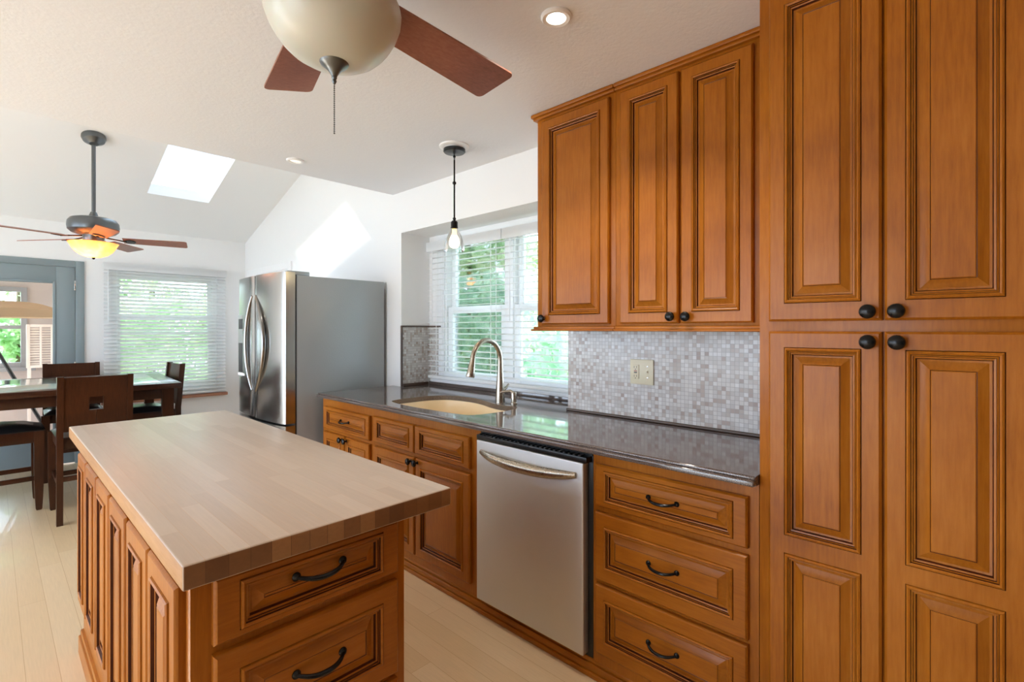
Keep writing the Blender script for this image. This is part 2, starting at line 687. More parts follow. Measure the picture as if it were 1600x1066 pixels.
# sloped ceiling with a skylight well
SK = (1.055, 1.582, 4.75, 5.905)
b = MB()
T = 0.10
xs_ = [XL - 0.12, SK[0], SK[1], XW + 0.27]
ys_ = [CE - 0.12, SK[2], SK[3], YE + 0.2]
for i in range(3):
    for j in range(3):
        if i == 1 and j == 1:
            continue
        xa, xb, ya, yb = xs_[i], xs_[i + 1], ys_[j], ys_[j + 1]
        vs = [(x, y, slope_z(y) + dz) for dz in (0, T) for x, y in ((xa, ya), (xb, ya), (xb, yb), (xa, yb))]
        b.add(vs, [[3, 2, 1, 0], [4, 5, 6, 7], [0, 1, 5, 4], [1, 2, 6, 5], [2, 3, 7, 6], [3, 0, 4, 7]], 'wall')
struct('ceiling_sloped', b, 'sloped white ceiling rising over the dining area', 'ceiling')

b = MB()
for (xa, xb, ya, yb) in ((SK[0], SK[1], SK[2], SK[3]),):
    z = lambda y: slope_z(y) + T
    f = 0.03
    vs = [(x, y, z(y) + dz) for dz in (0.0, 0.012) for x, y in ((xa - f, ya - f), (xb + f, ya - f), (xb + f, yb + f), (xa - f, yb + f))]
    b.add(vs, [[3, 2, 1, 0], [4, 5, 6, 7], [0, 1, 5, 4], [1, 2, 6, 5], [2, 3, 7, 6], [3, 0, 4, 7]], 'glass')
struct('window_3', b, 'bright white skylight in the sloped ceiling', 'skylight')

# sink wall with the window niche
NY0, NY1, NZ0, NZ1, NX = 1.665, 3.283, 0.86, 2.105, 2.47
b = MB()
wall_cells(b, 'x', XW, NX, YB, YE + 0.15, 0.0, CZ, [(NY0, NY1, NZ0, NZ1)], 'wall')
vs = []
for x in (XW, NX):
    vs += [(x, CE - 0.12, CZ), (x, YE + 0.15, CZ), (x, YE + 0.15, slope_z(YE) + 0.02), (x, CE - 0.12, slope_z(CE) + 0.1)]
b.add(vs, [[0, 1, 2, 3], [7, 6, 5, 4], [0, 4, 5, 1], [1, 5, 6, 2], [2, 6, 7, 3], [3, 7, 4, 0]], 'wall')
WY0, WY1, WZ0, WZ1 = 1.70, 3.06, 0.985, 2.06
wall_cells(b, 'x', NX, NX + 0.11, NY0 - 0.1, NY1 + 0.1, 0.8, 2.3, [(WY0, WY1, WZ0, WZ1)], 'wall')
struct('wall_right', b, 'white wall with the sink window niche and gable', 'wall')

# end wall with a door and a window
b = MB()
DW = (-0.36, 0.61, 0.0, 2.0)
EW = (0.88, 1.89, 0.66, 1.99)
wall_cells(b, 'y', YE, YE + 0.15, XL, XW + 0.27, 0.0, 2.45, [DW, EW], 'wall')
struct('wall_far', b, 'white end wall with glazed door and blinds', 'wall')

# walls out of the picture, with openings added to bring in fill light
b = MB()
PL = [(0.7, 3.0, 0.05, 2.15), (3.5, 6.3, 0.05, 2.15)]
wall_cells(b, 'x', XL - 0.12, XL, YB, YE + 0.15, 0.0, 3.75, PL, 'wall')
struct('wall_left', b, 'white wall opposite the sink with wide openings added for fill light', 'wall')
b = MB()
PB = []
wall_cells(b, 'y', YB - 0.12, YB, XL - 0.12, XW + 0.27, 0.0, CZ + 0.15, PB, 'taupe')  # out of view; taupe chosen to cut light bounced onto the island front
struct('wall_back', b, 'unseen wall behind the kitchen, made taupe to cut bounced light', 'wall')
for i, (a, c, z0, z1) in enumerate(PL):
    b = MB()
    b.box((XL - 0.1, a, z0), (XL - 0.03, a + 0.06, z1), 'trim')
    b.box((XL - 0.1, c - 0.06, z0), (XL - 0.03, c, z1), 'trim')
    b.box((XL - 0.1, (a + c) / 2 - 0.03, z0), (XL - 0.03, (a + c) / 2 + 0.03, z1), 'trim')
    struct('window_%d' % (4 + i), b, 'white framed opening added in the unseen left wall for fill light', 'window')
    portal('daylight_portal', (XL - 0.11, (a + c) / 2, (z0 + z1) / 2), (0, R(-90), 0), z1 - z0, c - a)
for i, (a, c, z0, z1) in enumerate(PB):
    portal('daylight_portal', ((a + c) / 2, YB - 0.11, (z0 + z1) / 2), (R(90), 0, 0), c - a, z1 - z0)
portal('daylight_portal', (NX + 0.13, (WY0 + WY1) / 2, (WZ0 + WZ1) / 2), (0, R(90), 0), WZ1 - WZ0, WY1 - WY0)
portal('daylight_portal', ((EW[0] + EW[1]) / 2, YE + 0.17, (EW[2] + EW[3]) / 2), (R(-90), 0, 0), EW[1] - EW[0], EW[3] - EW[2])

# baseboards
b = MB()
b.box((0.68, YE - 0.015, 0.0), (XW, YE, 0.10), 'trim', 0.004)
struct('baseboard_far', b, 'white baseboard along the end wall', 'baseboard')
b = MB()
b.box((XW - 0.015, CE + 0.02, 0.0), (XW, YE - 0.016, 0.10), 'trim', 0.004)
struct('baseboard_right', b, 'white baseboard behind the refrigerator', 'baseboard')

# white cased opening on the sink wall behind the refrigerator
b = MB()
b.box((XW - 0.018, 5.30, 0.0), (XW, 5.38, 2.075), 'trim', 0.004)
b.box((XW - 0.018, 6.52, 0.0), (XW, 6.60, 2.075), 'trim', 0.004)
b.box((XW - 0.018, 5.38, 2.0), (XW, 6.52, 2.075), 'trim', 0.004)
b.box((XW - 0.006, 5.38, 0.0), (XW, 6.52, 2.0), 'trim')
struct('door_2', b, 'white cased door partly hidden by the refrigerator', 'door')

# mosaic tile: right of the window niche, on the niche return and a strip beside the blinds
b = MB()
b.box((XW - 0.008, 0.502, 0.914), (XW, NY0, 1.42), 'tile_y')
struct('wall_tile_right', b, 'mosaic tile backsplash under the wall cabinets', 'backsplash')
b = MB()
b.box((XW, NY1 - 0.008, 0.914), (NX, NY1, 1.375), 'tile_x')
b.box((NX - 0.008, WY1 + 0.06, 0.96), (NX, NY1 - 0.008, 1.375), 'tile_y')
struct('wall_tile_left', b, 'mosaic tile on the return left of the sink window', 'backsplash')
b = MB()
b.box((XW - 0.006, NY1 - 0.014, 0.914), (XW + 0.006, NY1 + 0.004, 1.387), 'tile_edge', 0.002)
b.box((XW + 0.006, NY1 - 0.014, 1.375), (NX, NY1, 1.387), 'tile_edge', 0.002)
b.box((NX - 0.014, WY1 + 0.06, 1.375), (NX, NY1 - 0.014, 1.387), 'tile_edge', 0.002)
b.box((XW + 0.006, NY1 - 0.020, 0.914), (NX - 0.025, NY1 - 0.008, 0.936), 'tile_edge', 0.002)
struct('trim_1', b, 'dark brown edging around the tiled window return', 'trim')
b = MB()
b.box((XW - 0.020, 0.503, 0.9145), (XW - 0.008, NY0 + 0.006, 0.927), 'tile_edge', 0.004)
struct('trim_2', b, 'dark brown edging where tile meets the stone counter', 'trim')


# ------------------------------------------------------------------ windows
def sash(b, ax, p, u0, u1, z0, z1, w, d, m='trim'):
    """a rectangular sash frame with bars w wide, d deep."""
    for (a, c, e, f) in ((u0, u0 + w, z0, z1), (u1 - w, u1, z0, z1), (u0 + w, u1 - w, z0, z0 + w), (u0 + w, u1 - w, z1 - w, z1)):
        if ax == 'x':
            b.box((p, a, e), (p + d, c, f), m, 0.003)
        else:
            b.box((a, p, e), (c, p + d, f), m, 0.003)


wn = thing('window_1', 'white double hung pair of windows above the sink', 'window', (NX, 2.4, WZ0))
wn['kind'] = 'structure'
b = MB()
sash(b, 'x', NX - 0.012, WY0 - 0.03, WY1 + 0.09, WZ0 - 0.025, WZ1 + 0.04, 0.07, 0.014)
b.box((NX - 0.03, NY0 + 0.002, WZ0 - 0.045), (NX + 0.02, NY1 - 0.06, WZ0 - 0.02), 'trim', 0.004)
b.box((NX - 0.002, 2.345, WZ0), (NX + 0.10, 2.425, WZ1), 'trim', 0.003)
b.build('frame', wn, (NX, 2.4, WZ0))
for (a, c) in ((1.70, 2.345), (2.425, 3.06)):
    b = MB()
    sash(b, 'x', NX + 0.05, a, c, 1.49, WZ1, 0.045, 0.03)
    o = b.build('upper_sash', wn, (NX, 2.4, WZ0))
    g = MB()
    g.box((NX + 0.063, a + 0.04, 1.53), (NX + 0.067, c - 0.04, WZ1 - 0.04), 'glass')
    g.build('pane', o, (NX, 2.4, WZ0))
    b = MB()
    sash(b, 'x', NX + 0.015, a, c, WZ0, 1.53, 0.05, 0.03)
    b.box((NX + 0.004, (a + c) / 2 - 0.07, WZ0 + 0.022), (NX + 0.016, (a + c) / 2 + 0.07, WZ0 + 0.034), 'trim', 0.003)
    o = b.build('lower_sash', wn, (NX, 2.4, WZ0))
    g = MB()
    g.box((NX + 0.028, a + 0.045, WZ0 + 0.045), (NX + 0.032, c - 0.045, 1.485), 'glass')
    g.build('pane', o, (NX, 2.4, WZ0))

we = thing('window_2', 'white window in the end wall behind closed blinds', 'window', (1.4, YE, EW[2]))
we['kind'] = 'structure'
b = MB()
sash(b, 'y', YE + 0.03, EW[0], EW[1], EW[2], EW[3], 0.05, 0.08)
b.build('frame', we, (1.4, YE, EW[2]))
for nm, z0, z1, p in (('upper_sash', 1.29, EW[3] - 0.05, 0.075), ('lower_sash', EW[2] + 0.05, 1.50, 0.04)):
    b = MB()
    sash(b, 'y', YE + p, EW[0] + 0.05, EW[1] - 0.05, z0, z1, 0.04, 0.03)
    o = b.build(nm, we, (1.4, YE, EW[2]))
    g = MB()
    g.box((EW[0] + 0.085, YE + p + 0.013, z0 + 0.035), (EW[1] - 0.085, YE + p + 0.017, z1 - 0.035), 'glass')
    g.build('pane', o, (1.4, YE, EW[2]))
b = MB()
b.box((0.80, YE - 0.05, 0.565), (1.99, YE + 0.03, 0.60), 'sill_wood', 0.006)
b.build('sill', we, (1.4, YE, EW[2]))


def blind(ax, p, u0, u1, ztop, zbot, pitch, tilt, slat_w, valance, label, sgn):
    """ax 'x': hangs in plane x=p facing -x; 'y': plane y=p facing -y. tilt lowers the room-side edge."""
    def pt(d, u, z):
        return (p + d, u, z) if ax == 'x' else (u, p + d, z)

    def bx(b, d0, d1, a, c, z0, z1, m='blind', bev=0.003):
        q0, q1 = pt(d0, a, z0), pt(d1, c, z1)
        b.box([min(s, t) for s, t in zip(q0, q1)], [max(s, t) for s, t in zip(q0, q1)], m, bev)
    base = pt(0, (u0 + u1) / 2, zbot)
    t = thing('window_blind', label, 'blind', base, 'white slatted window blinds')
    b = MB()
    bx(b, -0.028, 0.028, u0, u1, ztop - 0.05, ztop)
    bx(b, -0.040, -0.028, u0 - 0.002, u1 + 0.002, ztop - valance, ztop + 0.004)
    b.build('headrail', t, base)
    b = MB()
    z = ztop - 0.075
    h = slat_w / 2
    while z > zbot + 0.035:
        vs = []
        for k, dd in enumerate((-h, -h * 0.4, h * 0.4, h)):
            arch = 0.0022 * (1 - (dd / h) ** 2)
            zz = z + math.sin(tilt) * dd + arch
            dx = math.cos(tilt) * dd
            for e in (0.0, 0.0026):
                vs += [pt(dx, u0 + 0.004, zz + e), pt(dx, u1 - 0.004, zz + e)]
        fs = []
        for k in range(3):
            a = k * 4
            fs += [[a, a + 1, a + 5, a + 4], [a + 2, a + 6, a + 7, a + 3], [a, a + 4, a + 6, a + 2], [a + 1, a + 3, a + 7, a + 5]]
        fs += [[0, 2, 3, 1], [12, 13, 15, 14]]
        b.add(vs, fs, 'blind')
        z -= pitch
    b.build('slats', t, base)
    b = MB()
    bx(b, -h, h, u0, u1, zbot, zbot + 0.022)
    b.build('bottom_rail', t, base)
    b = MB()
    n = max(2, round((u1 - u0) / 0.5))
    for i in range(n):
        u = u0 + 0.11 + (u1 - u0 - 0.22) * i / (n - 1)
        for d in (-h - 0.001, h + 0.001):
            b = MB()
            bx(b, d - 0.001, d + 0.001, u - 0.002, u + 0.002, zbot + 0.02, ztop - 0.05, 'blind', 0)
            b.build('ladder_cord', t, base)
    b = MB()
    u = u1 - 0.07 if ax == 'x' else u0 + 0.035
    b.tube([pt(-0.034, u, ztop - 0.055), pt(-0.034, u, ztop - 0.62)], 0.004, 'blind', 6)
    b.build('tilt_wand', t, base)
    return t


blind('x', NX - 0.055, 2.372, 3.20, 2.035, 0.975, 0.0425, R(4), 0.05, 0.07, 'white slatted blind over the left half of the sink window', 1)
blind('x', NX - 0.055, 1.675, 2.362, 2.035, 0.975, 0.0425, R(4), 0.05, 0.07, 'white slatted blind over the right half of the sink window, behind the faucet', 1)
blind('y', YE - 0.045, 0.815, 1.965, 2.055, 0.615, 0.0395, R(32), 0.05, 0.075, 'large white slatted blind on the end wall beside the blue grey door', 1)

# ------------------------------------------------------------------ glazed door in the end wall
dr = thing('door_1', 'blue grey glazed door leading to the porch', 'door', (0.12, YE, 0))
dr['kind'] = 'structure'
OG = (0.12, YE, 0)
b = MB()
for (x0, x1, z0, z1) in ((0.60, 0.668, 0.0, 2.05), (-0.44, -0.372, 0.0, 2.05), (-0.372, 0.60, 1.985, 2.05)):
    b.box((x0, YE - 0.02, z0), (x1, YE, z1), 'door_paint', 0.006)
b.box((0.598, YE, 0.0), (0.612, YE + 0.14, 2.0), 'door_paint')
b.box((-0.36, YE, 1.988), (0.598, YE + 0.14, 2.0), 'door_paint')
b.build('casing', dr, OG)
b = MB()
y0, y1 = YE - 0.008, YE + 0.036
b.box((0.452, y0, 0.012), (0.594, y1, 1.983), 'door_paint', 0.003)
b.box((-0.352, y0, 0.012), (-0.20, y1, 1.983), 'door_paint', 0.003)
b.box((-0.20, y0, 1.835), (0.452, y1, 1.983), 'door_paint', 0.003)
b.box((-0.20, y0, 0.012), (0.452, y1, 0.285), 'door_paint', 0.003)
for (x0, x1, z0, z1) in ((0.43, 0.452, 0.285, 1.835), (-0.20, -0.178, 0.285, 1.835), (-0.178, 0.43, 1.813, 1.835), (-0.178, 0.43, 0.285, 0.307)):
    b.box((x0, y0 - 0.006, z0), (x1, y1 - 0.01, z1), 'door_paint', 0.004)
o = b.build('door_leaf', dr, OG)
g = MB()
g.box((-0.19, YE + 0.012, 0.295), (0.442, YE + 0.018, 1.825), 'glass')
g.build('pane', o, OG)
for z in (0.98, 1.80, 0.22):
    b = MB()
    b.box((0.588, YE - 0.026, z - 0.05), (0.604, YE - 0.008, z + 0.05), 'chrome', 0.004)
    b.build('hinge', dr, OG)

# ------------------------------------------------------------------ cabinet fronts
def prof(fu, fv, t=0.020, s=1.0):
    p = [(0, 0, 0, 0), (0, 0, 0.013, 0), (0.002, 0.002, 0.0165, 0), (0.006, 0.006, t, 0), (fu, fv, t, 0)]
    for d, h, g in ((0.0012, t - 0.003, 1), (0.0025, t + 0.0035, 0), (0.0065, t + 0.006, 0), (0.0105, t + 0.0035, 0), (0.0118, t - 0.0005, 1),
                    (0.0150, t + 0.001, 0), (0.0162, t - 0.003, 1), (0.0200, t - 0.004, 0), (0.0225, t - 0.011, 1), (0.0275, t - 0.012, 0),
                    (0.0300, t - 0.011, 0), (0.0360, t - 0.009, 0), (0.0480, t - 0.001, 0), (0.0495, t - 0.0018, 1), (0.0515, t - 0.0002, 0)):
        p.append((fu + d * s, fv + d * s, h, g))
    return p


def knob_mesh():
    b = MB()
    b.lathe([(0.0075, 0), (0.0075, 0.002), (0.0055, 0.004), (0.0055, 0.013), (0.011, 0.016), (0.0155, 0.020), (0.0165, 0.0245),
             (0.0150, 0.029), (0.010, 0.0325), (0.004, 0.034), (0.0005, 0.0342)], (0, 0, 0), 'bronze', 20, '-X')
    return b


def pull_mesh(L=0.105):
    b = MB()
    h = L / 2
    pts, rad = [], []
    n = 18
    for i in range(n + 1):
        u = -1 + 2 * i / n
        pts.append((-0.006 - 0.026 * (1 - abs(u) ** 2.6), u * h, -0.006 * (1 - u * u) + 0.004))
        rad.append(0.0040 + 0.0018 * (1 - u * u))
    b.tube(pts, rad, 'bronze', 10)
    for s in (-1, 1):
        b.lathe([(0.0095, 0), (0.0095, 0.003), (0.0075, 0.006), (0.005, 0.009), (0.0005, 0.0095)], (0, s * h, 0.004), 'bronze', 16, '-X')
    return b


KNOB = [None]
PULL = [None]


def add_knob(parent, loc, rz=0.0):
    if KNOB[0] is None:
        o = knob_mesh().build('knob', parent)
        KNOB[0] = o
    else:
        o = KNOB[0].copy()
        col.objects.link(o)
        o.parent = parent
    o.location = loc
    o.rotation_euler = (0, 0, rz)
    o.scale = (1.0, 1.16, 1.16)
    o['label'] = 'dark bronze round knob'
    return o


def add_pull(parent, loc, rz=0.0, s=1.0):
    if PULL[0] is None:
        o = pull_mesh().build('handle', parent)
        PULL[0] = o
    else:
        o = PULL[0].copy()
        col.objects.link(o)
        o.parent = parent
    o.location = loc
    o.rotation_euler = (0, 0, rz)
    o.scale = (1, s, s)
    o['label'] = 'dark bronze arched handle'
    return o


XF = 1.625     # face frame plane of base cabinets and pantry
UY = Vector((0, -1, 0))
UZ = Vector((0, 0, 1))


def front(root, og, name, x, ya, yb, z0, z1, fu, fv, m='wood', panels=None, s=1.0):
    """door or drawer front on plane x between ya > yb; panels: list of (z0, z1) when split."""
    b = MB()
    if panels is None:
        b.rings((x, ya, z0), UY, UZ, ya - yb, z1 - z0, prof(fu, fv, s=s), m, 'glaze')
    else:
        t = 0.020
        w, h = ya - yb, z1 - z0
        cuts = [0.0]
        for i in range(len(panels) - 1):
            cuts.append((panels[i][1] + panels[i + 1][0]) / 2 - z0)
        cuts.append(h)
        p = prof(fu, fv)
        # slab edge ring, then each panel gets its own nested rings filling its share of the face
        for k, (pa, pb) in enumerate(panels):
            za, zb = cuts[k], cuts[k + 1]
            rg = []
            e0 = 0.006 if k == 0 else 0.0
            e1 = 0.006 if k == len(panels) - 1 else 0.0
            n0 = len(b.v)
            def ring(iu, za_, zb_, d):
                return [Vector((x - d, ya - iu, z0 + za_)), Vector((x - d, yb + iu, z0 + za_)), Vector((x - d, yb + iu, z0 + zb_)), Vector((x - d, ya - iu, z0 + zb_))]
            seq = [(ring(0, za, zb, 0.0), 0), (ring(0, za, zb, 0.013), 0), (ring(0.006, za + e0, zb - e1, t), 0)]
            for iu, iv, d, g in p[4:]:
                off = iu - fu
                seq.append((ring(fu + off, pa - z0 + off, pb - z0 - off, d), g))
            vs, fs, ms = [], [], []
            a, gg = b.mi(m), b.mi('glaze')
            for r_, _ in seq:
                b.v += r_
            for j in range(len(seq) - 1):
                for i in range(4):
                    q = (i + 1) % 4
                    b.f.append([n0 + j * 4 + i, n0 + j * 4 + q, n0 + (j + 1) * 4 + q, n0 + (j + 1) * 4 + i])
                    b.m.append(gg if seq[j + 1][1] else a)
            b.f.append([n0 + (len(seq) - 1) * 4 + i for i in range(4)])
            b.m.append(a)
            b.f.append([n0 + i for i in range(4)][::-1])
            b.m.append(a)
    return b.build(name, root, og, ang=20)


# ---- tall pantry at the right
og = (XF + 0.3, 0.05, 0)
t = thing('pantry_cabinet', 'tall orange brown pantry cabinet with four raised panel doors at the counter end', 'cabinet', og)
b = MB()
b.box((XF, -0.40, 0.10), (XW - 0.003, 0.503, 2.405), 'wood', 0.0015)
b.box((XF + 0.05, -0.40, 0.0), (XW - 0.003, 0.503, 0.10), 'wood', 0.0)
b.build('frame', t, og)
PU = 0.043
for (nm, ya, yb, z0, z1, pn, ky, kz, lab) in (
        ('door', 0.473, 0.199, 1.383, 2.36, [(1.434, 2.31)], 0.226, 1.406, None),
        ('door', 0.193, -0.075, 1.383, 2.36, [(1.434, 2.31)], 0.166, 1.406, None),
        ('door', 0.473, 0.199, 0.13, 1.353, [(0.18, 0.706), (0.757, 1.307)], 0.226, 1.326, None),
        ('door', 0.193, -0.075, 0.13, 1.353, [(0.18, 0.713), (0.760, 1.307)], 0.165, 1.326, None)):
    d = front(t, og, nm, XF, ya, yb, z0, z1, PU, PU, panels=pn)
    d['label'] = ('upper' if z0 > 1 else 'lower') + (' door next to the counter' if ya > 0.3 else ' door away from the counter')
    add_knob(d, (XF - 0.020 - og[0], ky - og[1], kz))

# ---- wall cabinets
XU = 1.875


def wall_cabinet(y0, y1, label, crown_end):
    og = (XU + 0.15, (y0 + y1) / 2, 1.372)
    t = thing('wall_cabinet', label, 'cabinet', og, 'wall cabinets over the stone counter')
    b = MB()
    b.box((XU, y0, 1.372), (XW - 0.009, y1, 2.39), 'wood', 0.001)
    b.build('frame', t, og)
    e = 0.016 if crown_end else 0.0
    b = MB()
    b.box((XU - 0.016, y0, 2.388), (XW - 0.01, y1 + e, 2.402), 'wood_y', 0.004)
    b.box((XU - 0.026, y0, 2.400), (XW - 0.01, y1 + e * 1.6, 2.4185), 'wood_y', 0.006)
    b.build('crown_strip', t, og)
    b = MB()
    b.box((XU - 0.014, y0, 1.358), (XW - 0.01, y1 + e, 1.372), 'wood_y', 0.004)
    b.box((XU - 0.026, y0, 1.350), (XW - 0.01, y1 + e * 1.6, 1.360), 'wood_y', 0.004)
    b.build('light_rail', t, og)
    return t, og


t, og = wall_cabinet(1.165, 1.612, 'single door wooden wall cabinet beside the sink window', True)
d = front(t, og, 'door', XU, 1.572, 1.190, 1.383, 2.372, 0.043, 0.043)
add_knob(d, (XU - 0.02 - og[0], 1.556 - og[1], 1.411 - og[2]))
t, og = wall_cabinet(0.5045, 1.1645, 'double door wooden wall cabinet between the single one and the pantry', False)
d = front(t, og, 'door', XU, 1.136, 0.874, 1.383, 2.372, 0.043, 0.043)
add_knob(d, (XU - 0.02 - og[0], 0.897 - og[1], 1.409 - og[2]))
d = front(t, og, 'door', XU, 0.863, 0.597, 1.383, 2.372, 0.043, 0.043)
add_knob(d, (XU - 0.02 - og[0], 0.835 - og[1], 1.408 - og[2]))


# ---- base cabinets
def base_cabinet(y0, y1, label):
    og = (XF + 0.28, (y0 + y1) / 2, 0)
    t = thing('base_cabinet', label, 'cabinet', og, 'base cabinets under the stone counter')
    b = MB()
    b.box((XF, y0, 0.07), (XF + 0.02, y1, 0.884), 'wood', 0.0)
    b.box((XF + 0.02, y0, 0.07), (XW - 0.003, y0 + 0.018, 0.884), 'wood')
    b.box((XF + 0.02, y1 - 0.018, 0.07), (XW - 0.003, y1, 0.884), 'wood')
    b.box((XF + 0.02, y0 + 0.018, 0.07), (XW - 0.003, y1 - 0.018, 0.09), 'wood')
    b.build('frame', t, og)
    return t, og


def drawer(t, og, ya, yb, z0, z1, fv, pull=True, s=1.0, zoff=0.0):
    d = front(t, og, 'drawer', XF, ya, yb, z0, z1, 0.041, fv, 'wood_y', s=s)
    if pull:
        add_pull(d, (XF - 0.0195 - og[0], (ya + yb) / 2 - og[1], (z0 + z1) / 2 - og[2] + zoff))
    return d


t, og = base_cabinet(0.5045, 1.110, 'base cabinet with three drawers between dishwasher and pantry')
drawer(t, og, 1.092, 0.533, 0.682, 0.842, 0.020)
drawer(t, og, 1.092, 0.533, 0.398, 0.660, 0.050)
drawer(t, og, 1.092, 0.533, 0.116, 0.383, 0.050)

t, og = base_cabinet(1.755, 2.719, 'sink base cabinet with two false drawers over two doors')
for ya, yb in ((2.696, 2.279), (2.270, 1.820)):
    drawer(t, og, ya, yb, 0.676, 0.832, 0.022, False)['label'] = 'false drawer front without a handle'
d = front(t, og, 'door', XF, 2.696, 2.277, 0.118, 0.652, 0.045, 0.045)
add_knob(d, (XF - 0.02 - og[0], 2.300 - og[1], 0.632))
d = front(t, og, 'door', XF, 2.264, 1.820, 0.118, 0.652, 0.045, 0.045)
add_knob(d, (XF - 0.02 - og[0], 2.243 - og[1], 0.632))

t, og = base_cabinet(2.7195, 3.392, 'narrow base cabinet with one drawer and two doors beside the refrigerator')
drawer(t, og, 3.345, 2.746, 0.672, 0.825, 0.022)
d = front(t, og, 'door', XF, 3.345, 3.058, 0.118, 0.650, 0.043, 0.043)
add_knob(d, (XF - 0.02 - og[0], 3.082 - og[1], 0.628))
d = front(t, og, 'door', XF, 3.046, 2.746, 0.118, 0.650, 0.043, 0.043)
add_knob(d, (XF - 0.02 - og[0], 3.022 - og[1], 0.628))

b = MB()
for x0, z0, z1 in ((XF - 0.012, 0.0, 0.022), (XF - 0.006, 0.022, 0.052), (XF + 0.0, 0.052, 0.070)):
    b.box((x0, 0.5045, z0), (XF + 0.05, 3.392, z1), 'wood_y', 0.005)
tag(b.build('toe_moulding', origin=(XF, 2, 0)), 'long stepped wooden toe moulding along the floor below the base cabinets', 'moulding')

# ---- dishwasher
og = (1.9, 1.43, 0.07)
t = thing('dishwasher', 'stainless steel dishwasher with curved bar handle between the base cabinets', 'dishwasher', og)
b = MB()
b.box((XF + 0.004, 1.114, 0.0705), (XW - 0.02, 1.751, 0.868), 'black', 0.002)
b.box((1.588, 1.118, 0.840), (XF + 0.004, 1.747, 0.862), 'black', 0.003)
b.box((XF - 0.002, 1.114, 0.862), (XF + 0.004, 1.751, 0.883), 'black', 0.0)
for i in range(24):
    y = 1.15 + i * 0.025
    b.box((1.592, y, 0.861), (XF - 0.002, y + 0.012, 0.866), 'gasket', 0.001)
b.build('tub', t, og)
b = MB()
b.box((1.5895, 1.135, 0.086), (XF + 0.004, 1.749, 0.838), 'steel', 0.006, 3)
dd = b.build('door', t, og)
b = MB()
n = 26
pts, rad = [], []
for i in range(n + 1):
    u = -1 + 2 * i / n
    pts.append((1.586 - 0.036 * (1 - abs(u) ** 2.4), 1.44 + u * 0.272, 0.776 - 0.014 * (1 - u * u) + 0.010))
    rad.append(0.010 + 0.011 * (1 - abs(u) ** 3))
b.tube(pts, rad, 'nickel', 14, flat=1.15)
b.build('handle', dd, og)

# ---- stone counter with sink cut-out
CF = 1.588


def smooth_closed(pts, n=8):
    """Catmull-Rom through closed 2-D points."""
    out = []
    k = len(pts)
    for i in range(k):
        p0, p1, p2, p3 = (Vector(pts[(i + j - 1) % k]) for j in range(4))
        for s in range(n):
            u = s / n
            out.append(0.5 * ((2 * p1) + (p2 - p0) * u + (2 * p0 - 5 * p1 + 4 * p2 - p3) * u * u + (3 * p1 - p0 - 3 * p2 + p3) * u ** 3))
    return out


SINK = smooth_closed([(1.70, 2.63), (1.675, 2.45), (1.68, 2.20), (1.70, 1.98), (1.76, 1.915), (1.90, 1.895), (2.02, 1.905), (2.085, 1.955),
                      (2.065, 2.05), (2.085, 2.16), (2.135, 2.30), (2.155, 2.45), (2.125, 2.61), (2.03, 2.685), (1.88, 2.70), (1.755, 2.69)])
og = (1.9, 1.9, 0.884)
ct = thing('stone_counter', 'long dark brown polished stone counter with the sink cut out', 'counter', og)


def plate(outer, hole, z0, z1, m):
    bm = bmesh.new()
    loops = []
    for loop in (outer, hole):
        vs = [bm.verts.new((p[0], p[1], z1)) for p in loop]
        loops.append([bm.edges.new((vs[i], vs[(i + 1) % len(vs)])) for i in range(len(vs))])
    r = bmesh.ops.triangle_fill(bm, use_beauty=True, use_dissolve=False, edges=loops[0] + loops[1])
    top = [f for f in bm.faces]
    for f in top:
        f.normal_update()
        if f.normal.z < 0:
            f.normal_flip()
    ret = bmesh.ops.extrude_face_region(bm, geom=top)
    for e in ret['geom']:
        if isinstance(e, bmesh.types.BMVert):
            e.co.z = z0
    bmesh.ops.recalc_face_normals(bm, faces=list(bm.faces))
    b = MB()
    b.bm(bm, m)
    bm.free()
    return b


y0, y1 = 0.5045, 3.385
outer = [(CF + 0.004, y0), (XW - 0.0085, y0), (XW - 0.0085, NY0 + 0.002), (NX - 0.002, NY0 + 0.002), (NX - 0.002, NY1 - 0.010), (XW - 0.002, NY1 - 0.010), (XW - 0.002, y1), (CF + 0.004, y1)]
b = plate(outer, [tuple(p) for p in SINK], 0.8842, 0.914, 'quartz')
b.build('slab', ct, og, ang=40)
b = MB()   # ogee nose along the front and the far end
for (x0, x1, z0, z1) in ((CF - 0.001, CF + 0.02, 0.902, 0.9142), (CF - 0.012, CF + 0.02, 0.8842, 0.9035)):
    b.box((x0, y0, z0), (x1, y1 + 0.012, z1), 'quartz', 0.005, 3)
b.box((CF + 0.004, y1 - 0.01, 0.8842), (XW - 0.002, y1 + 0.012, 0.9142), 'quartz', 0.005, 3)
b.build('nosing', ct, og)
b = MB()
b.box((NX - 0.022, NY0 + 0.002, 0.914), (NX - 0.002, NY1 - 0.020, 0.940), 'quartz', 0.003)
b.build('upstand', ct, og)

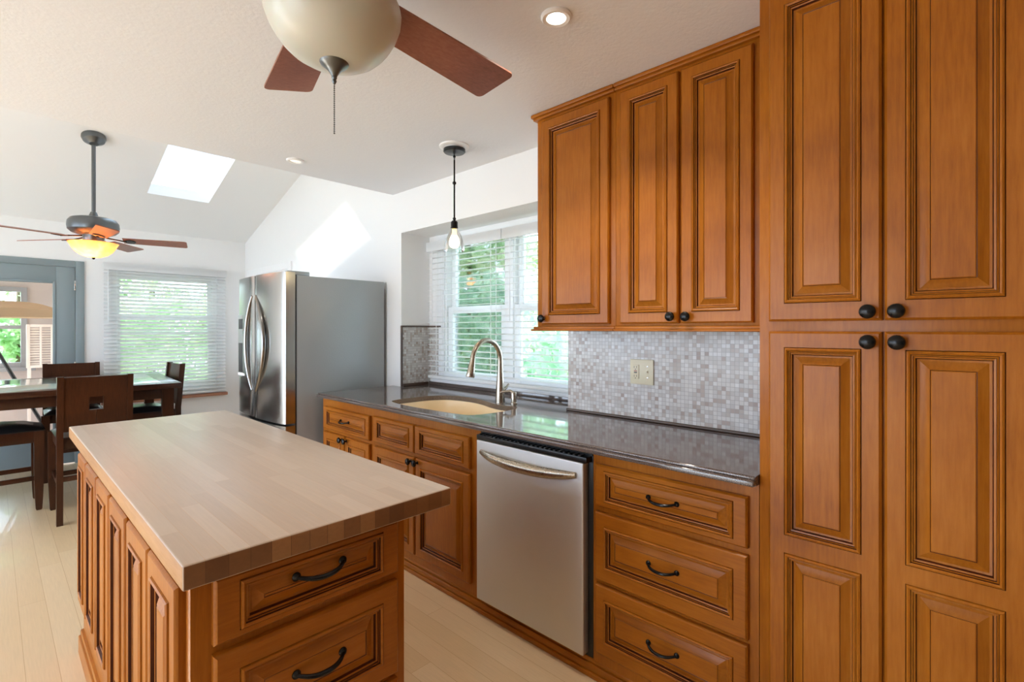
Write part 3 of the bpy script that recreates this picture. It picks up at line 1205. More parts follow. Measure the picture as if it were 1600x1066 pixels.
# ---- sink
og = (1.9, 2.3, 0.70)
b = MB()
cx = sum(p.x for p in SINK) / len(SINK)
cy = sum(p.y for p in SINK) / len(SINK)
n = len(SINK)
lev = [(1.03, 0.8838), (0.985, 0.8838), (0.97, 0.870), (0.955, 0.80), (0.93, 0.73), (0.86, 0.70), (0.5, 0.693), (0.12, 0.690)]
vs, fs = [], []
for s, z in lev:
    for p in SINK:
        vs.append((cx + (p.x - cx) * s, cy + (p.y - cy) * s, z))
for j in range(len(lev) - 1):
    for i in range(n):
        k = (i + 1) % n
        fs.append([j * n + i, (j + 1) * n + i, (j + 1) * n + k, j * n + k])
fs.append([(len(lev) - 1) * n + i for i in range(n)])
b.add(vs, fs, 'sink')
st = thing('kitchen_sink', 'cream coloured undermount sink with a curved rim', 'sink', og)
o = b.build('basin', st, og, ang=60)
md = o.modifiers.new('solid', 'SOLIDIFY')
md.thickness = 0.006
md.offset = 1
b = MB()
b.lathe([(0.045, 0), (0.045, 0.003), (0.03, 0.004), (0.001, 0.002)], (cx, cy, 0.691), 'chrome', 24)
b.build('drain', st, og)

# ---- faucet and soap dispenser
fx, fy = 2.14, 2.14
og = (fx, fy, 0.914)
t = thing('faucet', 'brushed nickel high arc pull down faucet behind the sink', 'faucet', og)
b = MB()
pts = [(fx, fy, 0.9145), (fx, fy, 0.93), (fx, fy, 0.99), (fx, fy, 1.05), (fx, fy, 1.10), (fx, fy, 1.175)]
rad = [0.030, 0.029, 0.026, 0.021, 0.0175, 0.0155]
for i in range(1, 17):
    a = PI * i / 16 * 0.97
    pts.append((fx - 0.112 + 0.112 * math.cos(a), fy, 1.175 + 0.118 * math.sin(a)))
    rad.append(0.0150)
b.tube(pts, rad, 'nickel', 20)
b.build('spout', t, og)
b = MB()
e = pts[-1]
b.tube([e, (e[0] - 0.003, fy, e[2] - 0.02), (e[0] - 0.012, fy, e[2] - 0.065), (e[0] - 0.018, fy, e[2] - 0.095), (e[0] - 0.0195, fy, e[2] - 0.102)],
       [0.0155, 0.0165, 0.0215, 0.026, 0.024], 'nickel', 20)
b.build('spray_head', t, og)
b = MB()
b.tube([(fx + 0.012, fy, 0.985), (fx + 0.045, fy, 0.995), (fx + 0.075, fy, 1.02)], [0.011, 0.009, 0.005], 'nickel', 12)
b.build('lever', t, og)
sx, sy = 2.16, 2.045
og = (sx, sy, 0.914)
t = thing('soap_dispenser', 'short brushed nickel soap dispenser right of the tall faucet', 'soap dispenser', og)
b = MB()
b.lathe([(0.021, 0.0005), (0.021, 0.006), (0.0165, 0.010), (0.0165, 0.066), (0.0145, 0.070), (0.0005, 0.071)], og, 'nickel', 20)
b.build('body', t, og)
b = MB()
b.tube([(sx, sy, 0.976), (sx - 0.01, sy + 0.02, 0.990), (sx - 0.035, sy + 0.055, 0.984), (sx - 0.045, sy + 0.07, 0.978)], [0.010, 0.008, 0.006, 0.0055], 'nickel', 12)
b.build('nozzle', t, og)

# ---- outlet plate on the tile
og = (XW - 0.01, 1.214, 1.151)
t = thing('outlet_plate', 'ivory double outlet and switch plate on the mosaic tile', 'outlet', og)
b = MB()
b.box((XW - 0.0145, 1.152, 1.090), (XW - 0.0082, 1.277, 1.212), 'ivory', 0.003)
b.build('plate', t, og)
b = MB()
b.box((XW - 0.018, 1.228, 1.117), (XW - 0.0145, 1.262, 1.186), 'ivory', 0.001)
for z in (1.174, 1.131):
    for yy in (1.238, 1.251):
        b.box((XW - 0.0184, yy, z - 0.005), (XW - 0.0178, yy + 0.0022, z + 0.005), 'gasket')
    b.box((XW - 0.0184, 1.243, z - 0.013), (XW - 0.0178, 1.248, z - 0.009), 'gasket')
b.box((XW - 0.0192, 1.237, 1.153), (XW - 0.0178, 1.253, 1.157), 'red')
b.box((XW - 0.0192, 1.237, 1.145), (XW - 0.0178, 1.253, 1.150), 'black')
b.build('receptacle', t, og)
b = MB()
b.box((XW - 0.016, 1.177, 1.139), (XW - 0.0145, 1.189, 1.163), 'ivory', 0.0005)
b.box((XW - 0.024, 1.1795, 1.149), (XW - 0.0145, 1.1865, 1.158), 'ivory', 0.001)
b.build('toggle', t, og)
for z in (1.178, 1.124):
    b = MB()
    b.lathe([(0.003, 0), (0.003, 0.001), (0.0002, 0.0015)], (XW - 0.0145, 1.183, z), 'chrome', 10, '-X')
    b.build('screw', t, og)

# ------------------------------------------------------------------ refrigerator
og = (1.83, 3.93, 0)
FX, FY0, FY1, FZ = 1.475, 3.475, 4.385, 1.735
t = thing('refrigerator', 'stainless french door refrigerator with grey textured side', 'refrigerator', og)
b = MB()
b.box((FX, FY0, 0.03), (2.17, FY1, FZ), 'fridge_side', 0.006)
b.build('body', t, og)


def curved_front(b, ya, yb, z0, z1, x0, bulge, m, yc=None, half=None):
    """box with a bowed front between ya > yb; one shared bow across the whole refrigerator."""
    yc = (FY0 + FY1) / 2
    half = (FY1 - FY0) / 2
    n = 14
    top, bot = [], []
    for i in range(n + 1):
        y = ya + (yb - ya) * i / n
        d = bulge * (1 - ((y - yc) / half) ** 2)
        ed = min(i, n - i)
        d -= 0.010 if ed == 0 else (0.002 if ed == 1 else 0)
        top.append((x0 - d, y))
    poly = [(FX - 0.012, ya)] + top + [(FX - 0.012, yb)]
    poly = poly[::-1]
    # orient counter-clockwise
    ar = sum(poly[i][0] * poly[(i + 1) % len(poly)][1] - poly[(i + 1) % len(poly)][0] * poly[i][1] for i in range(len(poly)))
    if ar < 0:
        poly = poly[::-1]
    b.prism(poly, z0, z1, m)


X0 = 1.390
for (ya, yb, hy, sg) in ((FY1, 3.955, 3.990, 1), (3.947, FY0, 3.912, -1)):
    b = MB()
    curved_front(b, ya, yb, 0.705, 1.755, X0 - 0.002, 0.034, 'fridge_front')
    d = b.build('door', t, og, ang=25)
    d['label'] = 'stainless door with dispenser' if sg > 0 else 'stainless door near the counter'
    b = MB()
    pts, rad = [], []
    n = 24
    for i in range(n + 1):
        u = -1 + 2 * i / n
        e = 1 - u * u
        pts.append((X0 - 0.030 - 0.016 * (1 - abs(u) ** 3), hy + (0.095 if sg > 0 else -0.185) * e, 1.255 + u * 0.352))
        rad.append(0.0115 + 0.004 * e)
    b.tube(pts, rad, 'handle_steel', 14)
    b.build('handle', d, og)
    if sg > 0:
        b = MB()
        b.box((X0 - 0.021, 4.135, 0.985), (X0 - 0.005, 4.33, 1.47), 'fridge_side', 0.003)
        b.box((X0 - 0.0222, 4.150, 1.02), (X0 - 0.010, 4.315, 1.25), 'gasket', 0.001)
        b.box((X0 - 0.0222, 4.150, 1.36), (X0 - 0.010, 4.315, 1.44), 'gasket', 0.001)
        b.box((X0 - 0.027, 4.145, 0.995), (X0 - 0.010, 4.320, 1.015), 'trim', 0.003)
        b.build('dispenser', d, og)
b = MB()
curved_front(b, FY1, FY0, 0.10, 0.690, X0 - 0.002, 0.034, 'fridge_front')
d = b.build('freezer_drawer', t, og, ang=25)
b = MB()
pts = [(X0 - 0.025 - 0.05 * (1 - abs(-1 + 2 * i / 16) ** 4), FY0 + 0.08 + (FY1 - FY0 - 0.16) * i / 16, 0.62) for i in range(17)]
b.tube(pts, 0.012, 'chrome', 12)
b.build('handle', d, og)
b = MB()
b.box((FX - 0.012, FY0 + 0.004, 0.10), (FX, FY1 - 0.004, 1.74), 'gasket')
b.build('gasket', t, og)
for y in (FY0 + 0.03, FY1 - 0.09):
    b = MB()
    b.box((1.42, y, 1.7352), (1.58, y + 0.06, 1.768), 'fridge_side', 0.006)
    b.build('hinge_cover', t, og)
b = MB()
b.box((FX + 0.05, FY0 + 0.02, 0.0), (2.15, FY1 - 0.02, 0.03), 'black')
b.build('base', t, og)

# ------------------------------------------------------------------ island
IX0, IX1, IY0, IY1 = 0.272, 0.770, 1.135, 2.745
og = (0.52, 1.95, 0)
t = thing('island_cabinet', 'wooden island cabinet with end drawers and a row of side panels', 'cabinet', og)
b = MB()
b.box((IX0, IY0, 0.0), (IX1, IY1, 0.864), 'wood', 0.002)
b.build('frame', t, og)
b = MB()
for (lo, hi) in (((IX0 - 0.016, IY0 - 0.016, 0.0), (IX1 + 0.016, IY1 + 0.016, 0.075)), ((IX0 - 0.010, IY0 - 0.010, 0.075), (IX1 + 0.010, IY1 + 0.010, 0.10))):
    b.box(lo, hi, 'wood_y', 0.005)
b.build('base_moulding', t, og)
for (z0, z1, fv, hz) in ((0.722, 0.858, 0.016, 0.803), (0.460, 0.702, 0.042, 0.585), (0.13, 0.444, 0.045, 0.29)):
    b = MB()
    b.rings((0.309, IY0, z0), (1, 0, 0), UZ, 0.432, z1 - z0, prof(0.047, fv), 'wood_x', 'glaze')
    d = b.build('drawer', t, og, ang=20)
    add_pull(d, (0.527 - og[0], IY0 - 0.0195 - og[1], hz - og[2]), R(90), 1.05)
for (ya, yb) in ((1.412, 1.165), (1.672, 1.425), (1.950, 1.703), (2.225, 1.978), (2.495, 2.248), (2.735, 2.515)):
    b = MB()
    b.rings((IX0, ya, 0.235), UY, UZ, ya - yb, 0.845 - 0.235, prof(0.043, 0.043), 'wood', 'glaze')
    b.build('side_panel', t, og, ang=20)

og = (0.57, 2.07, 0.865)
b = MB()
bm = bmesh.new()
bmesh.ops.create_cube(bm, size=1.0)
lo, hi = Vector((0.249, 1.092, 0.8645)), Vector((0.897, 3.035, 0.914))
for v in bm.verts:
    v.co = Vector(((lo + hi)[i] / 2 + v.co[i] * (hi - lo)[i] for i in range(3)))
bmesh.ops.bevel(bm, geom=list(bm.edges), offset=0.005, segments=3, affect='EDGES', profile=0.5)
bm.normal_update()
bm.verts.index_update()
vs = [v.co.copy() for v in bm.verts]
grp = {'block': [], 'block_end': [], 'block_side': []}
for f in bm.faces:
    n_ = f.normal
    k = 'block_end' if abs(n_.y) > 0.8 else ('block_side' if abs(n_.x) > 0.8 else 'block')
    grp[k].append([v.index for v in f.verts])
bm.free()
b.v = vs
for k, fs in grp.items():
    i = b.mi(k)
    for f in fs:
        b.f.append(f)
        b.m.append(i)
tag(b.build('butcher_block', origin=og), 'thick pale butcher block worktop on the kitchen island', 'worktop')

# ------------------------------------------------------------------ ceiling lights
def downlight(x, y, label, lens):
    og = (x, y, CZ)
    t = thing('recessed_light', label, 'ceiling light', og, 'recessed ceiling lights')
    b = MB()
    b.lathe([(0.030, -0.004), (0.034, -0.010), (0.046, -0.012), (0.052, -0.006), (0.052, -0.0005)], og, 'trim', 32)
    b.build('trim_ring', t, og)
    b = MB()
    b.lathe([(0.0005, -0.0065), (0.024, -0.0065), (0.029, -0.0045), (0.029, -0.001)], og, lens, 24)
    b.build('lens', t, og)
    return t


downlight(1.323, 1.055, 'lit recessed ceiling light closest to the wall cabinets', 'can_glow')
downlight(1.322, 3.14, 'small recessed ceiling light at the edge of the flat ceiling, before the refrigerator', 'can_dim')
for (x, y, e) in ((1.323, 1.055, 14), (1.322, 3.14, 2)):
    d = bpy.data.lights.new('recessed_lamp', 'SPOT')
    d.energy = e
    d.spot_size = R(120)
    d.spot_blend = 0.8
    d.color = (1.0, 0.9, 0.78)
    d.shadow_soft_size = 0.03
    o = bpy.data.objects.new('recessed_lamp', d)
    col.objects.link(o)
    o.location = (x, y, CZ - 0.02)

# pendant
px, py = 1.855, 2.23
og = (px, py, CZ)
t = thing('pendant_light', 'dark stem pendant with clear glass shade hanging over the sink', 'pendant light', og)
b = MB()
b.lathe([(0.087, -0.0005), (0.086, -0.008), (0.074, -0.013), (0.060, -0.014), (0.055, -0.020), (0.0005, -0.020)], og, 'trim', 36)
b.build('medallion', t, og)
b = MB()
b.lathe([(0.063, -0.0205), (0.064, -0.034), (0.058, -0.040), (0.020, -0.043), (0.0005, -0.045)], og, 'gunmetal', 32)
b.build('canopy', t, og)
b = MB()
b.tube([(px, py, CZ - 0.042), (px, py, CZ - 0.085)], 0.0045, 'pewter', 10)
b.tube([(px, py, CZ - 0.083), (px, py, 1.985)], 0.0048, 'bronze', 10)
for z, r in ((CZ - 0.062, 0.0085), (2.205, 0.0115), (1.998, 0.010)):
    b.lathe([(0.0005, -r), (r * 0.8, -r * 0.6), (r, 0), (r * 0.8, r * 0.6), (0.0005, r)], (px, py, z), 'bronze', 16)
b.build('stem', t, og)
b = MB()
b.lathe([(0.006, 0.040), (0.014, 0.036), (0.020, 0.028), (0.020, 0.0), (0.022, -0.002), (0.022, -0.010), (0.0005, -0.010)], (px, py, 1.950), 'bronze', 24)
b.build('socket', t, og)
b = MB()
prf = [(0.022, 1.940), (0.027, 1.925), (0.040, 1.900), (0.051, 1.870), (0.058, 1.840), (0.060, 1.812)]
b.lathe([(r, z) for r, z in prf] + [(r - 0.0018, z) for r, z in prf[::-1]], (px, py, 0), 'glass', 32)
b.build('glass_shade', t, og)
b = MB()
b.lathe([(0.012, 1.938), (0.013, 1.915), (0.017, 1.900)], (px, py, 0), 'filament', 20)
b.lathe([(0.017, 1.900), (0.026, 1.880), (0.0295, 1.862), (0.027, 1.843), (0.016, 1.831), (0.0005, 1.828)], (px, py, 0), 'bulb', 24)
b.build('bulb', t, og)


# ------------------------------------------------------------------ ceiling fans
def blade_mesh(r0, r1, w0, w1, pitch, z, rc=0.02):
    """one blade along +X, rounded tip corners."""
    b = MB()
    poly = [(r0, -w0 / 2)]
    for k in range(5):
        a = -PI / 2 + k / 4 * PI / 2
        poly.append((r1 - rc + rc * math.cos(a), -w1 / 2 + rc + rc * math.sin(a)))
    for k in range(5):
        a = k / 4 * PI / 2
        poly.append((r1 - rc + rc * math.cos(a), w1 / 2 - rc + rc * math.sin(a)))
    poly.append((r0, w0 / 2))
    n = len(poly)
    vs = [(x, y, -0.003) for x, y in poly] + [(x, y, 0.003) for x, y in poly]
    fs = [list(range(n))[::-1], [n + i for i in range(n)]]
    for i in range(n):
        j = (i + 1) % n
        fs.append([i, j, n + j, n + i])
    X = Matrix.Translation((0, 0, z)) @ Matrix.Rotation(pitch, 4, 'X')
    b.add([X @ Vector(v) for v in vs], fs, 'blade_wood')
    return b


def iron_mesh(ri, r0, z, zb, pitch, m, irc):
    b = MB()
    b.tube([(ri, 0, z + 0.012), (ri + (r0 - ri) * 0.5, 0, zb + 0.004), (r0 + irc * 0.5, 0, zb - 0.008)], [0.012, 0.010, 0.012], m, 10, 0.5)
    X = Matrix.Translation((r0 + irc, 0, zb - 0.0055)) @ Matrix.Rotation(pitch, 4, 'X')
    b.lathe([(0.036, -0.004), (0.040, 0.0), (0.036, 0.0015), (0.0005, 0.0015)], (0, 0, 0), m, 18, mt=X)
    return b


def fan(name, label, c, angles, z_ceil, parts, rb0, rb1, w0, w1, zb, pitch, iron_m, ri, irc=0.045):
    t = thing(name, label, 'ceiling fan', (c[0], c[1], z_ceil))
    og = (c[0], c[1], z_ceil)
    for nm, prf, m in parts:
        b = MB()
        b.lathe([(r, z) for r, z in prf], (c[0], c[1], 0), m, 40)
        b.build(nm, t, og)
    bo = blade_mesh(rb0, rb1, w0, w1, pitch, zb - z_ceil).build('blade', t, (0, 0, 0), ang=25)
    io = iron_mesh(ri, rb0, zb - z_ceil, zb - z_ceil, pitch, iron_m, irc).build('blade_arm', bo, (0, 0, 0))
    for i, a in enumerate(angles):
        if i == 0:
            o = bo
        else:
            o = bo.copy()
            col.objects.link(o)
            o.parent = t
            k = io.copy()
            col.objects.link(k)
            k.parent = o
        o.rotation_euler = (0, 0, R(a))
    return t, og


t, og = fan('ceiling_fan', 'kitchen ceiling fan with cream bowl light, brown blades and pull chain', (0.610, 1.212), (5.5, 77.5, 149.5, 221.5, 293.5), CZ, [
    ('ceiling_canopy', [(0.075, 2.4195), (0.078, 2.40), (0.07, 2.375), (0.055, 2.365), (0.0005, 2.365)], 'pewter'),
    ('motor_housing', [(0.055, 2.365), (0.11, 2.355), (0.128, 2.33), (0.128, 2.275), (0.115, 2.255), (0.075, 2.25), (0.070, 2.222), (0.085, 2.21), (0.090, 2.195), (0.0005, 2.195)], 'pewter'),
    ('light_bowl', [(0.150, 2.204), (0.165, 2.194), (0.169, 2.178), (0.166, 2.155), (0.157, 2.130), (0.143, 2.105), (0.128, 2.085), (0.110, 2.068),
                    (0.085, 2.053), (0.05, 2.043), (0.0005, 2.040)], 'opal'),
    ('finial', [(0.034, 2.046), (0.036, 2.042), (0.033, 2.037), (0.025, 2.031), (0.016, 2.023), (0.010, 2.014), (0.0065, 2.008), (0.007, 2.005), (0.0045, 2.000), (0.006, 1.996), (0.0035, 1.990), (0.0005, 1.988)], 'pewter'),
], 0.125, 0.648, 0.125, 0.165, 2.232, R(-11), 'pewter', 0.075, 0.004)
b = MB()
z = 1.989
while z > 1.862:
    bm = bmesh.new()
    bmesh.ops.create_icosphere(bm, subdivisions=1, radius=0.0024, matrix=Matrix.Translation((0.610, 1.212, z)))
    b.bm(bm, 'pewter')
    bm.free()
    z -= 0.0055
b.tube([(0.610, 1.212, 1.989), (0.610, 1.212, 1.862)], 0.0006, 'pewter', 6)
b.build('pull_chain', t, og)

FCX, FCY = 0.575, 5.19
zc = slope_z(FCY)
t, og = fan('ceiling_fan', 'dining room ceiling fan on a long rod with lit amber bowl', (FCX, FCY), (-17, 55, 127, 199, 271), zc, [
    ('downrod', [(0.014, zc - 0.05), (0.014, 2.30), (0.020, 2.298), (0.030, 2.27), (0.034, 2.255), (0.0005, 2.255)], 'pewter'),
    ('motor_housing', [(0.05, 2.256), (0.105, 2.252), (0.145, 2.240), (0.163, 2.215), (0.167, 2.180), (0.162, 2.150), (0.142, 2.130), (0.11, 2.118), (0.072, 2.110),
                       (0.066, 2.068), (0.072, 2.058), (0.0005, 2.056)], 'pewter'),
    ('light_bowl', [(0.154, 2.052), (0.162, 2.050), (0.152, 2.034), (0.139, 2.008), (0.118, 1.978), (0.09, 1.954), (0.05, 1.938), (0.0005, 1.933)], 'amber'),
    ('finial', [(0.010, 1.937), (0.011, 1.930), (0.006, 1.920), (0.0005, 1.918)], 'bronze'),
], 0.19, 0.63, 0.11, 0.14, 2.085, R(-12), 'bronze', 0.08)
b = MB()
X = Matrix.Rotation(-math.atan(SL), 4, 'X')
b.lathe([(0.078, -0.004), (0.080, -0.02), (0.070, -0.045), (0.045, -0.062), (0.030, -0.075), (0.0005, -0.078)], (FCX, FCY, zc + 0.002), 'pewter', 32, mt=X)
b.build('ceiling_canopy', t, og)
d = bpy.data.lights.new('dining_lamp', 'POINT')
d.energy = 1.3
d.color = (1.0, 0.7, 0.4)
d.shadow_soft_size = 0.03
o = bpy.data.objects.new('dining_lamp', d)
col.objects.link(o)
o.location = (FCX - 0.03, FCY - 0.03, 2.0)

# ------------------------------------------------------------------ dining table
TZ = 0.905
tx0, tx1, ty0, ty1 = -0.20, 1.17, 0.0, 1.37
og = (0.13, 5.72, 0)
t = thing('dining_table', 'dark wood counter height dining table with glass inset top', 'table', og, rz=R(-4))
H, HX = 0.685, 1.05
b = MB()
for (x0, x1, y0_, y1_) in ((-HX, HX, -H, -H + 0.13), (-HX, HX, H - 0.13, H), (-HX, -HX + 0.13, -H + 0.13, H - 0.13), (HX - 0.13, HX, -H + 0.13, H - 0.13)):
    b.box((x0, y0_, TZ - 0.045), (x1, y1_, TZ), 'dark_wood', 0.004)
b.box((-HX + 0.13, -H + 0.13, TZ - 0.04), (HX - 0.13, H - 0.13, TZ - 0.004), 'dark_wood')
tp = b.build('table_top', t)
b = MB()
b.box((-HX + 0.131, -H + 0.131, TZ - 0.004), (HX - 0.131, H - 0.131, TZ + 0.001), 'table_glass', 0.001)
o = b.build('glass_inset', tp)
o['label'] = 'pale green glass inset'
b = MB()
a, ax_ = H - 0.06, HX - 0.06
for (lo, hi) in (((-ax_, -a, 0.775), (ax_, -a + 0.025, TZ - 0.045)), ((-ax_, a - 0.025, 0.775), (ax_, a, TZ - 0.045)),
                 ((-ax_, -a + 0.025, 0.775), (-ax_ + 0.025, a - 0.025, TZ - 0.045)), ((ax_ - 0.025, -a + 0.025, 0.775), (ax_, a - 0.025, TZ - 0.045))):
    b.box(lo, hi, 'dark_wood', 0.002)
b.build('apron', t)
for sx_ in (-1, 1):
    for sy_ in (-1, 1):
        b = MB()
        vs = []
        for z, w, of in ((0.0, 0.055, 0.012), (0.03, 0.060, 0.012), (TZ - 0.046, 0.085, 0.0)):
            cx_ = sx_ * (ax_ - 0.032 + of)
            cy_ = sy_ * (a - 0.032 + of)
            vs += [(cx_ - w / 2, cy_ - w / 2, z), (cx_ + w / 2, cy_ - w / 2, z), (cx_ + w / 2, cy_ + w / 2, z), (cx_ - w / 2, cy_ + w / 2, z)]
        fs = [[3, 2, 1, 0], [8, 9, 10, 11]]
        for j in (0, 4):
            for i in range(4):
                k = (i + 1) % 4
                fs.append([j + i, j + k, j + 4 + k, j + 4 + i])
        b.add(vs, fs, 'dark_wood')
        b.build('leg', t)


def taper_leg(x, y, ztop, w=0.058, d=0.05, foot=0.036):
    b = MB()
    vs = []
    prof_ = ((0.0, foot * 0.72), (0.012, foot), (0.10, foot * 1.25), (0.24, 0.054), (ztop, w))
    for z, s in prof_:
        q = s / 2
        r_ = q * d / w
        vs += [(x - q, y - r_, z), (x + q, y - r_, z), (x + q, y + r_, z), (x - q, y + r_, z)]
    fs = [[3, 2, 1, 0], [len(vs) - 4 + i for i in range(4)]]
    for j in range(len(prof_) - 1):
        for i in range(4):
            k = (i + 1) % 4
            fs.append([j * 4 + i, j * 4 + k, j * 4 + 4 + k, j * 4 + 4 + i])
    b.add(vs, fs, 'dark_wood')
    return b


def cushion(b, x0, x1, y0_, y1_, z0, z1, m='leather'):
    n = 10
    vs, fs = [], []
    for i in range(n + 1):
        for j in range(n + 1):
            u, v = -1 + 2 * i / n, -1 + 2 * j / n
            h = (1 - abs(u) ** 5) * (1 - abs(v) ** 5)
            vs.append((x0 + (x1 - x0) * (u + 1) / 2, y0_ + (y1_ - y0_) * (v + 1) / 2, z0 + 0.006 + (z1 - z0 - 0.006) * h ** 0.6))
    for i in range(n):
        for j in range(n):
            fs.append([i * (n + 1) + j, (i + 1) * (n + 1) + j, (i + 1) * (n + 1) + j + 1, i * (n + 1) + j + 1])
    k = len(vs)
    rim = [i * (n + 1) for i in range(n + 1)] + [n * (n + 1) + j for j in range(1, n + 1)] + [i * (n + 1) + n for i in range(n - 1, -1, -1)] + [j for j in range(n - 1, 0, -1)]
    for q in rim:
        vs.append((vs[q][0], vs[q][1], z0))
    L = len(rim)
    for i in range(L):
        j = (i + 1) % L
        fs.append([rim[j], rim[i], k + i, k + j])
    fs.append([k + i for i in range(L)])
    b.add(vs, fs, m)


def make_chair(label):
    t = thing('dining_chair', label, 'chair', (0, 0, 0), 'dark wood counter height dining chairs')
    W = 0.21
    b = MB()
    cushion(b, -W + 0.002, W - 0.002, -0.205, 0.245, 0.595, 0.645)
    b.build('seat_cushion', t)['label'] = 'black leather seat cushion'
    b = MB()
    for (lo, hi) in (((-W + 0.01, -0.215, 0.52), (W - 0.01, -0.195, 0.595)), ((-W + 0.01, 0.205, 0.52), (W - 0.01, 0.225, 0.595)),
                     ((-W + 0.01, -0.195, 0.52), (-W + 0.03, 0.205, 0.595)), ((W - 0.03, -0.195, 0.52), (W - 0.01, 0.205, 0.595))):
        b.box(lo, hi, 'dark_wood', 0.002)
    b.build('seat_frame', t)
    for s in (-1, 1):
        taper_leg(s * (W - 0.012), 0.225, 0.595).build('front_leg', t)
        b = MB()
        pts = [(0.0, 0.012), (0.45, 0.0), (0.62, 0.0), (1.03, -0.035)]
        vs = []
        for z, dy in pts:
            x = s * (W - 0.0175)
            for (ax, ay) in ((-0.0175, -0.022), (0.0175, -0.022), (0.0175, 0.022), (-0.0175, 0.022)):
                vs.append((x + ax, -0.225 + dy + ay, z))
        fs = [[3, 2, 1, 0], [12, 13, 14, 15]]
        for j in range(3):
            for i in range(4):
                k = (i + 1) % 4
                fs.append([j * 4 + i, j * 4 + k, j * 4 + 4 + k, j * 4 + 4 + i])
        b.add(vs, fs, 'dark_wood')
        b.build('back_post', t)
    b = MB()
    rt = Matrix.Rotation(R(4.9), 3, 'X')
    # back panel with a square cut-out: four boards around the hole
    zc_, hh = 0.835, 0.19
    def board(x0, x1, z0, z1):
        c = Vector((0, -0.245, zc_))
        lo, hi = Vector((x0, -0.011, z0 - zc_)), Vector((x1, 0.011, z1 - zc_))
        bm = bmesh.new()
        bmesh.ops.create_cube(bm, size=1.0)
        for v in bm.verts:
            p = Vector(((lo + hi)[i] / 2 + v.co[i] * (hi - lo)[i] for i in range(3)))
            v.co = c + rt @ p
        b.bm(bm, 'dark_wood')
        bm.free()
    board(-W + 0.035, -0.039, 0.645, 1.025)
    board(0.039, W - 0.035, 0.645, 1.025)
    board(-0.039, 0.039, 0.880, 1.025)
    board(-0.039, -0.0007, 0.645, 0.787)
    board(0.0007, 0.039, 0.645, 0.787)
    b.build('backrest', t)
    for (lo, hi) in (((-W + 0.02, 0.215, 0.245), (W - 0.02, 0.235, 0.28)), ((-W + 0.03, -0.235, 0.30), (W - 0.03, -0.215, 0.335)),
                     ((-W + 0.005, -0.20, 0.27), (-W + 0.025, 0.20, 0.30)), ((W - 0.025, -0.20, 0.27), (W - 0.005, 0.20, 0.30))):
        b = MB()
        b.box(lo, hi, 'dark_wood', 0.003)
        b.build('stretcher', t)
    return t


c0 = make_chair('dark wood chair with a square hole in its back, standing closest to the island')
c0.location = (0.525, 4.855, 0)
c1 = copy_tree(c0)
c1.location = (0.545, 6.225, 0)
c1.rotation_euler = (0, 0, R(178))
c1['label'] = 'dark wood chair facing the kitchen across the table, in front of the glazed door'
c2 = copy_tree(c0)
c2.location = (1.0, 5.75, 0)
c2.rotation_euler = (0, 0, R(93))
c2['label'] = 'dark wood chair at the table end in front of the end wall blind'

og = (-0.32, 5.35, 0)
t = thing('dining_bench', 'dark wood bench with long black cushion pushed under the table', 'bench', og)
b = MB()
cushion(b, -0.44, 0.61, -0.205, 0.205, 0.595, 0.655)
b.build('seat_cushion', t)['label'] = 'long black leather cushion'
b = MB()
for (lo, hi) in (((-0.43, -0.20, 0.51), (0.60, -0.18, 0.595)), ((-0.43, 0.18, 0.51), (0.60, 0.20, 0.595)), ((-0.43, -0.18, 0.51), (-0.41, 0.18, 0.595)), ((0.58, -0.18, 0.51), (0.60, 0.18, 0.595))):
    b.box(lo, hi, 'dark_wood', 0.002)
b.build('seat_frame', t)
for x in (-0.405, 0.575):
    for y in (-0.185, 0.185):
        taper_leg(x, y, 0.595).build('leg', t)
for (lo, hi) in (((-0.39, -0.195, 0.225), (0.56, -0.175, 0.26)), ((-0.39, 0.175, 0.225), (0.56, 0.195, 0.26)), ((0.565, -0.17, 0.25), (0.585, 0.17, 0.28)), ((-0.415, -0.17, 0.25), (-0.395, 0.17, 0.28))):
    b = MB()
    b.box(lo, hi, 'dark_wood', 0.003)
    b.build('stretcher', t)

# ------------------------------------------------------------------ porch seen through the door
b = MB()
b.box((-3.0, YE + 0.15, -0.12), (0.80, 9.25, -0.03), 'porch_floor')
tag(b.build('porch_floor', smooth=False), 'pale boarded porch floor outside the glazed door', 'floor', kind='structure')
b = MB()
PW = [(-2.6, -1.0, 0.87, 1.90), (-0.85, 0.335, 0.87, 1.90)]
wall_cells(b, 'y', 9.05, 9.15, -3.0, 0.80, -0.03, 2.5, PW, 'porch_wall')
tag(b.build('wall_porch', smooth=False), 'outer wall of the porch with wide windows', 'wall', kind='structure')
for i, (a, c, z0, z1) in enumerate(PW):
    b = MB()
    sash(b, 'y', 9.02, a, c, z0, z1, 0.06, 0.08, 'porch_trim')
    b.box((a + 0.06, 9.03, 1.36), (c - 0.06, 9.08, 1.41), 'porch_trim', 0.003)
    b.box((a - 0.08, 8.98, z0 - 0.05), (c + 0.08, 9.05, z0), 'porch_trim', 0.003)
    tag(b.build('window_%d' % (8 + i), smooth=False), 'grey framed porch window facing the trees' if i else 'second porch window further from the glazed door', 'window', kind='structure')
b = MB()
b.box((0.66, YE + 0.16, -0.03), (0.78, 9.05, 2.5), 'porch_post')
tag(b.build('wall_porch_side', smooth=False), 'pale side wall of the porch', 'wall', kind='structure')
